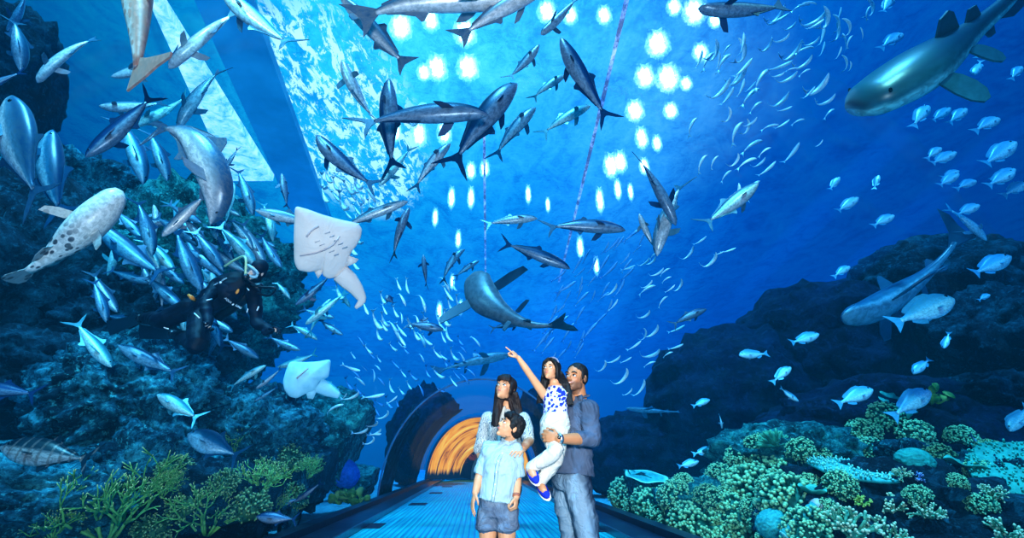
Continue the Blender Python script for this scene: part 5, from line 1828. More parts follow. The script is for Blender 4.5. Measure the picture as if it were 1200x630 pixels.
def hand(mb, wr, d, n, th, k=1.0, curl=(.3, .4, .3), point=False, spread=.02):
    """five-fingered hand. d along the hand, n out of the palm, th towards the thumb side"""
    d = V(d).normalized()
    n = (V(n) - d * V(n).dot(d)).normalized()
    th_ = d.cross(n)
    if th_.dot(V(th)) < 0: th_ = -th_
    wr = V(wr)
    rm = Matrix((th_, d, n)).transposed()
    mb.ell(wr + d * .045 * k, (.038 * k, .052 * k, .015 * k), rm, 14, 10)
    mb.ell(wr + d * .03 * k + th_ * .022 * k + n * .006 * k, (.018 * k, .03 * k, .014 * k), rm, 10, 8)
    ls = (.040, .044, .041, .032)
    for i in range(4):
        off = (1.5 - i) * .0195
        b = wr + d * (.086 - .006 * abs(i - 1)) * k + th_ * off * k
        dirn = (d + th_ * (1.5 - i) * spread * 3).normalized()
        c = (.04, .04, .03) if (point and i == 0) else curl
        pts = [b - d * .02 * k, b]
        a = 0
        p = b
        for seg, q in zip((1.0, .66, .52), c):
            a += q
            dd = dirn * math.cos(a) + n * math.sin(a)
            p = p + dd * ls[i] * seg * k
            pts.append(p)
        mb.tube(pts, [.0095 * k, .0092 * k, .0085 * k, .0078 * k, .0058 * k], 8)
        mb.ell(pts[-1], .006 * k, None, 8, 6)
    b = wr + d * .022 * k + th_ * .028 * k
    q1 = b + (d * .7 + th_ * .62 + n * .35).normalized() * .036 * k
    q2 = q1 + (d * .85 + th_ * .15 + n * .5).normalized() * .028 * k
    q3 = q2 + (d * .9 - th_ * .1 + n * .45).normalized() * .02 * k
    mb.tube([b, q1, q2, q3], [.012 * k, .0115 * k, .0095 * k, .007 * k], 8)
    mb.ell(q3, .0075 * k, None, 8, 6)


def head_shapes(mb, c, F, U, S, k, man=False):
    rm = FM(S, F, U)
    E = lambda f, u, s, r: mb.ell(c + F * f * k + U * u * k + S * s * k, (r[0] * k, r[1] * k, r[2] * k), rm, 18, 14)
    E(-.012, .032, 0, (.074, .094, .084))
    E(.030, -.020, 0, (.057, .062, .082))
    E(.040, -.066, 0, (.042 if man else .034, .044, .036))
    E(.068, -.092, 0, (.023 if man else .017, .021, .018))
    for s in (-1, 1):
        E(.054, -.020, s * .034, (.021, .024, .024))
        E(.010, -.056, s * (.042 if man else .036), (.016, .034, .028))
        E(-.012, -.002, s * .076, (.009, .019, .031))
        E(.076, .030, s * .026, (.026, .014, .010))
        E(.099 if man else .094, -.030, s * .011, (.009 if man else .007, .010, .007))
    ns = 1.0 if man else .80
    mb.tube([c + (F * .086 + U * .016) * k, c + (F * (.088 + .014 * ns) - U * .012) * k, c + (F * (.088 + .029 * ns) - U * .026) * k], [.0085 * k * ns, .0105 * k * ns, .0135 * k * ns], 10)
    E(.082, -.052, 0, (.024, .012, .016))


def face_parts(root, c, F, U, S, k, lip='lip', smile=False, brow=1.0):
    rm = FM(S, F, U)
    loc = c
    for s in (-1, 1):
        p = loc + (F * .080 + U * .004 + S * s * .031) * k
        e = MB().ell(p, (.0155 * k, .0115 * k, .0085 * k), rm, 14, 10).build('eye', MAT['eye_white'], root)
        MB().ell(p + (F * .0075) * k, (.0074 * k, .0055 * k, .0076 * k), rm, 12, 8).build('iris', MAT['iris'], e)
        lid = spline([p + (F * .006 - S * s * .017 - U * .001) * k, p + (F * .0125 + U * .0085) * k, p + (F * .004 + S * s * .018 + U * .001) * k], 8)
        MB().tube(lid, .0022 * k, 6).build('eyelid', MAT['brow'], e)
        b = spline([p + (F * .012 - S * s * .016 + U * .023) * k, p + (F * .014 + S * s * .002 + U * .028) * k, p + (F * .002 + S * s * .022 + U * .020) * k], 8)
        MB().tube(b, [q_ * k * brow for q_ in (.0022, .0030, .0032, .0032, .0030, .0027, .002, .0012)], 6).build('eyebrow', MAT['brow'], root)
    m = MB()
    up_, w_ = (.008, .029) if smile else (.001, .020)
    for du, rr in ((.0035, .0028), (-.0050, .0036)):
        q = spline([loc + (F * .083 - U * (.052 - up_) - S * w_) * k, loc + (F * .099 - U * (.053 - du)) * k, loc + (F * .083 - U * (.052 - up_) + S * w_) * k], 11)
        m.tube(q, [rr * k * x for x in (.4, .7, .9, 1, 1, .95, 1, 1, .9, .7, .4)], 8)
    mo = m.build('mouth', MAT[lip], root)
    if smile:
        q = spline([loc + (F * .083 - U * .047 - S * .022) * k, loc + (F * .0965 - U * .054) * k, loc + (F * .083 - U * .047 + S * .022) * k], 9)
        MB().tube(q, [.004 * k] * 9, 8, flat=[.0055 * k] * 9).build('teeth', MAT['teeth'], mo)


def limb(mb, pts, rad, n=14, **kw):
    m = len(pts) * 5
    sp = spline(pts, m)
    mb.tube(sp, lerp_list(rad, m), n, **kw)
    mb.ell(sp[0], rad[0] * .98, None, 12, 8)
    mb.ell(sp[-1], rad[-1] * .98, None, 12, 8)


def torso(mb, pts, w_, d_, side, n=22, m=26):
    sp = spline(pts, m)
    mb.tube(sp, list(catmull([(i / (len(w_) - 1), x) for i, x in enumerate(w_)], np.linspace(0, 1, m))), n,
            flat=list(catmull([(i / (len(d_) - 1), x) for i, x in enumerate(d_)], np.linspace(0, 1, m))), side=side)


def folds(amp, freq=13.0, seed=0, st=(1, 1, .55)):
    o = V((seed * 3.7, seed * 1.3, 0))
    return lambda c: amp * (mn.noise(V((c.x * st[0], c.y * st[1], c.z * st[2])) * freq + o) * .8 + mn.noise(c * freq * 2.3 + o) * .45)


def crease(amp, freq, seed=0):
    """sharp diagonal wrinkles"""
    o = V((seed * 2.1, 0, seed))
    def f(c):
        v = V((c.x * .6 + c.z * .5, c.y * .6, c.z - c.x * .4)) * freq + o
        return amp * (.5 - abs(mn.noise(v)) * 2.2 + mn.noise(c * freq * .5 + o) * .8)
    return f


def finish_body(me, root_name, mat, label, c, F, U, S, k, stub=0.0, blush=.35):
    co = verts_np(me)
    rel = co - np.array(c, np.float32)
    f, u, s = rel @ np.array(F), rel @ np.array(U), rel @ np.array(S)
    f, u, s = f / k, u / k, s / k
    bl = blush * np.exp(-(((np.abs(s) - .04) / .022) ** 2 + ((u + .028) / .022) ** 2)) * (f > .03)
    bl = np.maximum(bl, .10 * np.exp(-((s / .014) ** 2 + ((u + .03) / .014) ** 2)) * (f > .09))
    st = np.zeros(len(co))
    if stub:
        st = stub * np.clip((-u - .030) / .018, 0, 1) * (f > -.02) * (u > -.125) * np.clip((.098 - f + np.abs(s) * .0) / .01 + (np.abs(u + .052) > .014), 0, 1)
        st = np.maximum(st, stub * .9 * np.exp(-((s / .028) ** 2 + ((u + .040) / .007) ** 2)) * (f > .06))
        st = np.maximum(st, stub * (np.abs(s) > .055) * (f < .03) * (f > -.015) * (u < .01) * (u > -.06))
    set_attr(me, 'blush', bl)
    set_attr(me, 'stubble', st)
    o = link('person', me, None, mat)
    return tag(o, label, 'person')


FLOOR = 0.0
# ------------------------------------------------------------------ the man
def build_man():
    F, U, S = rot_frame((-.64, -.76, .10), (.10, .0, 1))
    bs = V((.66, -.75, 0))                     # towards his left
    k = 1.0
    hc = P(675, 443, 4.08)
    neck = P(679, 467, 4.14)
    shL, shR = P(691, 477, 3.98), P(662, 476, 4.30)
    elL, wrL = P(693, 514, 3.90), P(655, 514, 3.74)
    elR, wrR = P(652, 514, 4.36), P(643, 515, 3.98)
    chest, waist, pel = P(674, 492, 4.14), P(671, 527, 4.13), P(669, 554, 4.13)
    hipL, hipR = P(675, 562, 4.06), P(661, 562, 4.20)
    knL, knR = V((.795, 4.00, .50)), V((.70, 4.20, .50))
    anL, anR = V((.79, 4.06, .09)), V((.68, 4.28, .09))
    mb = MB()
    head_shapes(mb, hc, F, U, S, k, True)
    limb(mb, [neck - V((0, 0, .03)), neck.lerp(hc - F * .02, .5), hc - F * .02 - U * .03], [.062, .056, .054])
    torso(mb, [pel - V((0, 0, .05)), waist, chest, neck], [.15, .14, .165, .09], [.11, .10, .12, .07], bs)
    for sh, el, wr in ((shL, elL, wrL), (shR, elR, wrR)):
        limb(mb, [sh, sh.lerp(el, .5), el, el.lerp(wr, .35), wr], [.055, .050, .042, .043, .029])
    hand(mb, wrL, P(638, 510, 3.78) - wrL, V((.1, .95, -.1)), V((0, -.1, 1)), 1.05, (.55, .6, .4))
    hand(mb, wrR, P(631, 502, 3.86) - wrR, V((.3, -.9, .1)), V((.5, -.3, .6)), 1.0, (.5, .6, .4))
    for hp, kn, an in ((hipL, knL, anL), (hipR, knR, anR)):
        limb(mb, [hp, hp.lerp(kn, .5), kn, kn.lerp(an, .3), an], [.085, .078, .055, .056, .038])
        mb.ell(an + V((-.06, -.04, -.05)), (.12, .05, .035), Matrix.Rotation(.6, 3, 'Z'))
    me = fuse(mb, .0045, 3, 'person')
    root = finish_body(me, 'person', MAT['skin_man'], 'man in a grey-blue shirt and jeans holding the girl on his arm', hc, F, U, S, k, .62)
    face_parts(root, hc, F, U, S, k, 'lip_man', True, 1.5)
    # short dark hair
    h = MB()
    rm = FM(S, F, U)
    E = lambda f, u, s, r: h.ell(hc + F * f * k + U * u * k + S * s * k, (r[0] * k, r[1] * k, r[2] * k), rm, 20, 14)
    E(-.022, .052, 0, (.081, .093, .076))
    E(-.040, .015, 0, (.078, .073, .072))
    for s in (-1, 1):
        E(.008, .022, s * .069, (.011, .022, .036))
    h_ = fuse(h, .006, 1, 'hair', lambda c: .004 * mn.noise(c * 60) + .003 * mn.noise(c * 130))
    link('hair', h_, root, MAT['hair_black'])
    # shirt
    m = MB()
    torso(m, [pel - V((0, 0, .005)), waist, chest, neck + V((0, 0, .0))], [.190, .172, .187, .088], [.150, .135, .140, .085], bs)
    for sh, el, wr, cut in ((shL, elL, wrL, .35), (shR, elR, wrR, .4)):
        limb(m, [sh, sh.lerp(el, .5), el, el.lerp(wr, cut)], [.074, .067, .062, .053])
        q = el.lerp(wr, cut)
        m.tube([q - (wr - el).normalized() * .03, q + (wr - el).normalized() * .012], [.058, .058], 16)
    m.ell(chest + bs * .11 + V((0, 0, .04)), (.11, .10, .10))
    m.ell(chest - bs * .11 + V((0, 0, .04)), (.11, .10, .10))
    sh_ = fuse(m, .009, 3, 'shirt', crease(.013, 9, 3))
    so = link('shirt', sh_, root, MAT['shirt_grey'])
    m = MB()
    cpts = []
    for i in range(21):
        a = 2 * PI * i / 20
        dd = F * math.cos(a) + S * math.sin(a)
        cpts.append(neck + V((dd.x * .064, dd.y * .064, .016 - .018 * math.cos(a))))
    m.tube(cpts, [.010] * 21, 6, flat=[.026] * 21, side=(.01, 0, 1))
    for sg in (-1, 1):
        b = neck + V((F.x, F.y, 0)) * .075 + S * sg * .02
        m.plate([b + V((0, 0, .012)), b + S * sg * .05 + V((0, 0, .025)), b + S * sg * .06 - V((0, 0, .035)) + F * .02, b + S * sg * .01 - V((0, 0, .02)) + F * .02], .008)
    m.build('collar', MAT['shirt_grey'], so)
    # jeans
    m = MB()
    torso(m, [pel - V((0, 0, .12)), pel - V((0, 0, .04)), pel + V((0, 0, .015))], [.145, .160, .150], [.112, .122, .112], bs)
    for hp, kn, an in ((hipL, knL, anL), (hipR, knR, anR)):
        limb(m, [hp, hp.lerp(kn, .5), kn, kn.lerp(an, .5), an + V((0, 0, -.02))], [.104, .096, .080, .074, .072])
    jm = fuse(m, .009, 3, 'jeans', crease(.013, 10, 8))
    co = verts_np(jm)
    cam_ = np.array([-.5, -.85, 0])
    nn = np.empty(len(co) * 3, np.float32); jm.vertices.foreach_get('normal', nn); nn = nn.reshape(-1, 3)
    set_attr(jm, 'fade', np.clip(nn @ cam_, 0, 1) ** 2 * np.clip(1.2 - np.abs(co[:, 2] - .62) * 1.6, 0, 1))
    link('jeans', jm, root, MAT['jeans'])
    # watch on the left wrist
    dd = (wrL - elL).normalized()
    q = wrL - dd * .005
    w = MB().tube([q - dd * .012, q + dd * .012], [.036, .036], 20).build('watch', MAT['watch'], root)
    MB().ell(q + V((-.006, -.034, .010)), (.013, .005, .013)).build('dial', MAT['iris'], w)
    for an in (anL, anR):
        s_ = MB()
        rz = Matrix.Rotation(.62, 3, 'Z')
        s_.ell(an + V((-.075, -.055, -.040)), (.145, .054, .050), rz, 18, 10)
        s_.tube([an + V((0, 0, -.03)), an + V((0, 0, .03))], [.052, .050], 14)
        link('shoe', fuse(s_, .01, 2, 'shoe'), root, MAT['shoe_dark'])


# ------------------------------------------------------------------ long hair helper
def long_hair(root, hc, F, U, S, k, locks, mat, fringe=True, band=None, top=1.0):
    h = MB()
    rm = FM(S, F, U)
    E = lambda f, u, s, r: h.ell(hc + F * f * k + U * u * k + S * s * k, (r[0] * k, r[1] * k, r[2] * k), rm, 20, 14)
    E(-.022, .050 * top, 0, (.086, .096, .082))
    E(-.045, .0, 0, (.084, .072, .090))
    for s in (-1, 1):
        E(.012, .005, s * .074, (.014, .034, .060))
    if fringe:
        for i in range(9):
            s = (i - 4) / 4
            p0 = hc + (F * .04 + U * .118 + S * s * .03) * k
            p1 = hc + (F * (.092 - .02 * s * s) + U * .075 + S * s * .055) * k
            p2 = hc + (F * (.098 - .030 * s * s) + U * .040 + S * s * .066) * k
            h.tube(spline([p0, p1, p2], 8), [.014 * k] * 5 + [.012 * k, .009 * k, .005 * k], 6)
    else:
        for sg in (-1, 1):
            for i in range(4):
                p0 = hc + (F * (.07 - .02 * i) + U * .108 + S * sg * .005) * k
                p1 = hc + (F * (.068 - .018 * i) + U * .070 + S * sg * (.058 + .004 * i)) * k
                p2 = hc + (F * (.030 - .014 * i) + U * .000 + S * sg * (.080)) * k
                p3 = hc + (F * (.016 - .014 * i) - U * .08 + S * sg * (.082)) * k
                h.tube(spline([p0, p1, p2, p3], 12), [.016 * k] * 8 + [.014 * k] * 4, 6)
    for pts, r0, r1 in locks:
        sp = spline(pts, 16)
        h.tube(sp, lerp_list([r0 * .9, r0, r0, (r0 + r1) / 2, r1], 16), 10, flat=lerp_list([r0 * .6, r0 * .6, r0 * .6, r1 * .7, r1 * .6], 16), side=S)
        for q in range(3):
            off = V((RND.uniform(-1, 1), RND.uniform(-1, 1), RND.uniform(-.5, .5))) * r0 * .6
            h.tube([p + off for p in sp], lerp_list([r0 * .3, r0 * .35, r0 * .3, r1 * .3], 16), 6)
    me = fuse(h, .006, 1, 'hair', lambda c: .0035 * mn.noise(V((c.x * 90, c.y * 90, c.z * 9))))
    o = link('hair', me, root, MAT[mat])
    if band:
        pts = [hc + (F * .022 + U * (.040 + .094 * math.cos(a)) + S * .088 * math.sin(a)) * k for a in np.linspace(-1.2, 1.2, 17)]
        MB().tube(pts, [.004 * k] * 17, 8, flat=[.009 * k] * 17, side=F).build('headband', MAT[band], o)


# ------------------------------------------------------------------ the girl
def build_girl():
    F, U, S = rot_frame((-.52, -.80, .24), (.10, .05, 1))
    k = .76
    bs = V((.86, -.50, 0)).normalized()
    hc = P(646, 434, 3.98)
    neck = P(650, 450, 4.02)
    chest, waist, pel = P(651, 466, 4.02), P(651, 484, 4.0), P(650, 502, 3.97)
    shR, elR, wrR, tip = P(638, 463, 4.02), P(622, 440, 3.96), P(607.5, 419, 3.92), P(595, 406, 3.90)
    shL, elL, wrL = P(664, 463, 4.0), P(679, 473, 4.22), P(687, 476, 4.27)
    hipR, hipL = P(645, 506, 3.95), P(655, 507, 4.0)
    knR, knL = P(651, 530, 3.74), P(650, 540, 3.84)
    anR, anL = P(621, 549, 3.82), P(632, 566, 3.86)
    mb = MB()
    head_shapes(mb, hc, F, U, S, k)
    limb(mb, [neck - V((0, 0, .02)), neck.lerp(hc - F * .015, .5), hc - F * .015 - U * .03], [.042, .036, .036])
    torso(mb, [pel, waist, chest, neck], [.095, .085, .095, .05], [.075, .07, .075, .045], bs)
    limb(mb, [shR, shR.lerp(elR, .5), elR, elR.lerp(wrR, .4), wrR], [.036, .033, .028, .027, .019])
    limb(mb, [shL, shL.lerp(elL, .5), elL, elL.lerp(wrL, .4), wrL], [.036, .033, .028, .027, .019])
    dd = tip - wrR
    hand(mb, wrR, dd, V((-.45, .5, -.75)), V((-.3, -.9, .2)), .78, (1.2, 1.4, .8), True)
    hand(mb, wrL, V((.8, .3, -.3)), V((-.2, -.5, -.6)), V((-.2, .4, .8)), .70, (.3, .3, .2))
    for hp, kn, an in ((hipR, knR, anR), (hipL, knL, anL)):
        limb(mb, [hp, hp.lerp(kn, .5), kn, kn.lerp(an, .4), an], [.062, .055, .042, .042, .028])
    fdR, fdL = (P(630, 565, 3.70) - anR), (P(643, 583, 3.74) - anL)
    for an, fd in ((anR, fdR), (anL, fdL)):
        fd = fd.normalized()
        mb.tube([an, an + fd * .06, an + fd * .10], [.028, .028, .02], 10)
    me = fuse(mb, .004, 2, 'person')
    root = finish_body(me, 'person', MAT['skin_child'], 'girl with long dark hair pointing up, carried on the man\'s arm', hc, F, U, S, k)
    face_parts(root, hc, F, U, S, k)
    n = neck
    locks = []
    for i, s in enumerate((-1.0, -.7, -.4, .5, .8, 1.0)):
        b = hc + (S * s * .074 - F * (.035 - .01 * abs(s)) - U * .01) * k
        if s < 0:
            pts = [b, P(636.5, 452, 4.05) + V((.012 * i, .02 * i, 0)), P(632.5, 465, 4.06) + V((.012 * i, .02 * i, .0)), P(631, 472, 4.05) + V((.015 * i, .01 * i, .0))]
        else:
            pts = [b, P(659 + 2 * (i - 3), 451, 4.02), P(664 + 2 * (i - 3), 465, 3.97), P(668 + 1.5 * (i - 3), 474, 3.95)]
        locks.append((pts, .034, .012))
    long_hair(root, hc, F, U, S, k, locks, 'hair_black', False, 'headband')
    # patterned top
    m = MB()
    torso(m, [waist - V((0, 0, .03)), waist, chest, neck - V((0, 0, .012))], [.100, .094, .104, .052], [.085, .08, .086, .048], bs)
    m.ell(shR.lerp(chest, .25), (.042, .042, .04))
    m.ell(shL.lerp(chest, .25), (.042, .042, .04))
    link('blouse', fuse(m, .007, 3, 'blouse', crease(.004, 12, 2)), root, MAT['leaf_print'])
    m = MB()
    torso(m, [pel - V((0, 0, .07)), pel - V((0, 0, .01)), waist - V((0, 0, .015))], [.112, .118, .100], [.098, .104, .086], bs)
    for hp, kn, an, cut in ((hipR, knR, anR, .93), (hipL, knL, anL, .9)):
        limb(m, [hp, hp.lerp(kn, .5), kn, kn.lerp(an, .45), kn.lerp(an, cut)], [.080, .070, .056, .050, .043])
    link('trousers', fuse(m, .008, 3, 'trousers', crease(.007, 11, 5)), root, MAT['white_cotton'])
    for an, fd in ((anR, fdR), (anL, fdL)):
        d = fd.normalized()
        up_ = V((-.35, -.55, .75))
        up_ = (up_ - d * up_.dot(d)).normalized()
        rm = Matrix((d.cross(up_), d, up_)).transposed()
        q = an + d * .055 - up_ * .012
        m = MB().ell(q, (.036, .090, .028), rm, 16, 10)
        m.ell(q - d * .05 + up_ * .008, (.034, .035, .028), rm, 12, 8)
        sh = link('shoe', fuse(m, .006, 2, 'shoe'), root, MAT['shoe_blue'])
        MB().ell(q - up_ * .022, (.038, .093, .010), rm, 18, 8).build('sole', MAT['sole'], sh)


# ------------------------------------------------------------------ the boy
def build_boy():
    F, U, S = rot_frame((-.82, -.35, .50), (.42, .05, .9))
    k = .86
    bs = V((.95, -.30, 0)).normalized()
    hc = P(598, 501, 3.92)
    neck = P(598, 518, 3.98)
    chest, waist, pel = P(590, 538, 3.96), P(586, 566, 3.95), P(583, 590, 3.95)
    shR, elR, wrR = P(573, 525, 4.00), P(563, 554, 4.0), P(557, 577, 3.92)
    shL, elL, wrL = P(605, 525, 3.92), P(606, 556, 3.93), P(605, 582, 3.86)
    hipR, hipL = P(573, 598, 3.97), P(593, 598, 3.93)
    knR, knL = V((hipR.x - .01, 3.95, .40)), V((hipL.x + .01, 3.90, .40))
    anR, anL = V((hipR.x - .02, 4.0, .07)), V((hipL.x + .03, 3.95, .07))
    mb = MB()
    head_shapes(mb, hc, F, U, S, k)
    limb(mb, [neck - V((0, 0, .03)), neck.lerp(hc - F * .03 - U * .02, .5), hc - F * .03 - U * .03], [.048, .043, .044])
    torso(mb, [pel, waist, chest, neck], [.115, .105, .12, .06], [.085, .08, .09, .05], bs)
    for sh, el, wr in ((shR, elR, wrR), (shL, elL, wrL)):
        limb(mb, [sh, sh.lerp(el, .5), el, el.lerp(wr, .4), wr], [.044, .039, .034, .033, .024])
    hand(mb, wrR, P(553, 592, 3.90) - wrR, V((.9, .3, 0)), V((.2, -1, 0)), .86, (.25, .3, .25))
    hand(mb, wrL, P(604, 598, 3.83) - wrL, V((-.9, .4, 0)), V((-.3, -1, 0)), .86, (1.1, 1.3, .8))
    for hp, kn, an in ((hipR, knR, anR), (hipL, knL, anL)):
        limb(mb, [hp, hp.lerp(kn, .5), kn, kn.lerp(an, .3), an], [.070, .062, .045, .047, .030])
        mb.ell(an + V((-.02, -.07, -.045)), (.038, .10, .028))
    me = fuse(mb, .0045, 3, 'person')
    root = finish_body(me, 'person', MAT['skin_child'], 'boy in a pale blue shirt and denim shorts looking up to the left', hc, F, U, S, k)
    face_parts(root, hc, F, U, S, k)
    h = MB()
    rm = FM(S, F, U)
    E = lambda f, u, s, r: h.ell(hc + F * f * k + U * u * k + S * s * k, (r[0] * k, r[1] * k, r[2] * k), rm, 20, 14)
    E(-.020, .054, 0, (.088, .098, .082))
    E(-.045, .012, 0, (.086, .074, .078))
    for s in (-1, 1):
        E(.016, .020, s * .072, (.014, .028, .038))
    for i in range(9):
        s = (i - 4) / 4
        p0 = hc + (F * .03 + U * .122 + S * s * .03) * k
        p1 = hc + (F * (.090 - .02 * s * s) + U * .085 + S * s * .055) * k
        p2 = hc + (F * (.098 - .030 * s * s) + U * .056 + S * (s * .064 + .012)) * k
        h.tube(spline([p0, p1, p2], 8), [.015 * k] * 5 + [.013 * k, .010 * k, .005 * k], 6)
    link('hair', fuse(h, .006, 1, 'hair', lambda c: .005 * mn.noise(c * 55) + .003 * mn.noise(c * 120)), root, MAT['hair_black'])
    m = MB()
    torso(m, [P(583, 587, 3.95), waist, chest, neck], [.145, .134, .136, .060], [.115, .105, .11, .056], bs)
    for sh, el, wr in ((shR, elR, wrR), (shL, elL, wrL)):
        q = sh.lerp(el, .88)
        limb(m, [sh, sh.lerp(el, .5), q], [.054, .052, .049])
        d = (el - sh).normalized()
        m.tube([q - d * .01, q + d * .035], [.053, .054], 16)
    m.ell(chest + bs * .08 + V((0, 0, .05)), (.078, .075, .07))
    m.ell(chest - bs * .08 + V((0, 0, .05)), (.085, .08, .075))
    so = link('shirt', fuse(m, .008, 3, 'shirt', crease(.009, 10, 1)), root, MAT['shirt_sky'])
    m = MB()
    f2 = V((-.30, -.95, 0)).normalized()
    for sg in (-1, 1):
        b = neck + f2 * .058 + V((0, 0, .0)) + bs * sg * .004
        m.plate([b, b + bs * sg * .05 - f2 * .02 + V((0, 0, .03)), b + bs * sg * .062 - f2 * .005 - V((0, 0, .012)), b + bs * sg * .026 + f2 * .014 - V((0, 0, .040))], .008)
    m.build('collar', MAT['shirt_sky'], so)
    m = MB()
    pl = [neck + f2 * .070 - V((0, 0, .03)), chest + f2 * .128, waist + f2 * .126, P(583, 586, 3.95) + f2 * .128]
    m.tube(spline(pl, 14), [.012] * 14, 6, flat=[.004] * 14, side=bs)
    m.build('placket', MAT['shirt_sky'], so)
    for i in range(5):
        p = spline(pl, 12)[2 + 2 * i]
        MB().ell(p + f2 * .006, (.005, .003, .005)).build('button', MAT['sole'], so)
    m = MB()
    torso(m, [pel - V((0, 0, .08)), pel, pel + V((0, 0, .06))], [.125, .135, .128], [.10, .108, .10], bs)
    for hp, kn in ((hipR, knR), (hipL, knL)):
        z = P(580, 620, 3.95).z
        e = hp.lerp(kn, (hp.z - z) / (hp.z - kn.z))
        limb(m, [hp, hp.lerp(e, .5), e + V((0, 0, .03))], [.088, .086, .082])
        m.tube([e + V((0, 0, .035)), e - V((0, 0, .002))], [.086, .088], 18)
    jm = fuse(m, .008, 3, 'shorts', crease(.006, 12, 4))
    set_attr(jm, 'fade', np.full(len(jm.vertices), .25))
    link('shorts', jm, root, MAT['denim_short'])
    d = (wrL - elL).normalized()
    q = wrL - d * .01
    MB().tube([q - d * .010, q + d * .010], [.0275, .0275], 18).build('bracelet', MAT['strap'], root)
    for an in (anR, anL):
        s_ = MB()
        s_.ell(an + V((-.02, -.065, -.035)), (.046, .118, .038), None, 16, 10)
        s_.tube([an + V((0, 0, -.03)), an + V((0, 0, .02))], [.040, .038], 12)
        link('shoe', fuse(s_, .009, 2, 'shoe'), root, MAT['shoe_dark'])


# ------------------------------------------------------------------ the woman
def build_woman():
    F, U, S = rot_frame((-.46, -.82, .34), (.22, .10, 1))
    k = .93
    bs = V((.93, -.36, 0)).normalized()
    hc = P(592, 456, 4.32)
    neck = P(594, 478, 4.40)
    chest, waist, pel = P(592, 503, 4.40), P(590, 535, 4.40), P(588, 560, 4.40)
    shR, elR, wrR = P(572, 490, 4.44), P(562, 528, 4.50), P(572, 556, 4.40)
    shL, elL, wrL = P(613, 491, 4.32), P(620, 515, 4.22), P(612.5, 526, 3.96)
    hipR, hipL = P(578, 570, 4.44), P(598, 570, 4.38)
    knR, knL = V((hipR.x + .02, 4.42, .50)), V((hipL.x - .06, 4.34, .50))
    anR, anL = V((hipR.x + .03, 4.5, .10)), V((hipL.x - .06, 4.4, .10))
    mb = MB()
    head_shapes(mb, hc, F, U, S, k)
    limb(mb, [neck - V((0, 0, .03)), neck.lerp(hc - F * .02, .5), hc - F * .03 - U * .03], [.050, .044, .045])
    torso(mb, [pel - V((0, 0, .05)), pel, waist, chest, neck], [.14, .15, .115, .135, .065], [.10, .11, .09, .11, .055], bs)
    for sh, el, wr in ((shR, elR, wrR), (shL, elL, wrL)):
        limb(mb, [sh, sh.lerp(el, .5), el, el.lerp(wr, .4), wr], [.048, .042, .036, .035, .025])
    hand(mb, wrL, P(601, 530, 3.80) - wrL, V((-.1, .55, -.8)), V((-.6, .2, .5)), .92, (.2, .3, .25))
    hand(mb, wrR, V((.3, -.2, -1)), V((.8, .4, 0)), V((0, -1, 0)), .9, (.3, .3, .2))
    for hp, kn, an in ((hipR, knR, anR), (hipL, knL, anL)):
        limb(mb, [hp, hp.lerp(kn, .5), kn, kn.lerp(an, .3), an], [.082, .072, .050, .050, .034])
        mb.ell(an + V((-.02, -.08, -.05)), (.04, .115, .03))
    me = fuse(mb, .0045, 3, 'person')
    root = finish_body(me, 'person', MAT['skin_woman'], 'woman with long dark hair and a striped white blouse behind the boy', hc, F, U, S, k)
    face_parts(root, hc, F, U, S, k)
    locks = []
    for s in (-1.0, -.75, -.5):
        b = hc + (S * s * .080 - F * .02 - U * .01) * k
        locks.append(([b, P(582 + 5 * (s + 1), 478, 4.33), P(580 + 6 * (s + 1), 489, 4.30), P(578.5 + 8 * (s + 1), 499, 4.29)], .034, .014))
    for s in (.2, .5, .75, 1.0):
        b = hc + (S * s * .080 - F * .03 - U * .01) * k
        locks.append(([b, P(602 + 5 * s, 480, 4.33), P(604 + 6 * s, 496, 4.28), P(603 + 6 * s, 512, 4.26)], .040, .018))
    long_hair(root, hc, F, U, S, k, locks, 'hair_brown', True)
    m = MB()
    torso(m, [pel - V((0, 0, .06)), pel, waist, chest, neck - V((0, 0, .01))], [.165, .165, .145, .158, .068], [.13, .13, .12, .128, .060], bs)
    for sh, el, wr in ((shR, elR, wrR), (shL, elL, wrL)):
        limb(m, [sh, sh.lerp(el, .5), sh.lerp(el, .95)], [.058, .060, .056])
    m.ell(chest + bs * .10 + V((0, 0, .05)), (.09, .09, .08))
    m.ell(chest - bs * .10 + V((0, 0, .05)), (.09, .09, .08))
    so = link('blouse', fuse(m, .008, 3, 'blouse', crease(.008, 9, 6)), root, MAT['striped_blouse'])
    f2 = V((-.36, -.93, 0)).normalized()
    m = MB()
    pl = [neck + f2 * .068 + V((0, 0, .01)), chest + f2 * .134, waist + f2 * .128]
    m.tube(spline(pl, 14), [.016] * 14, 6, flat=[.005] * 14, side=bs)
    m.build('placket', MAT['white_cotton'], so)
    m = MB()
    torso(m, [pel - V((0, 0, .11)), pel, pel + V((0, 0, .05))], [.145, .16, .145], [.11, .12, .11], bs)
    for hp, kn, an in ((hipR, knR, anR), (hipL, knL, anL)):
        limb(m, [hp, hp.lerp(kn, .5), kn, kn.lerp(an, .5), an], [.095, .085, .064, .060, .050])
    link('trousers', fuse(m, .009, 3, 'trousers', crease(.005, 10, 7)), root, MAT['black_cloth'])
    for an in (anR, anL):
        s_ = MB()
        s_.ell(an + V((-.02, -.075, -.055)), (.045, .125, .040), None, 16, 10)
        link('shoe', fuse(s_, .009, 2, 'shoe'), root, MAT['shoe_dark'])


build_man()
build_girl()
build_boy()
build_woman()
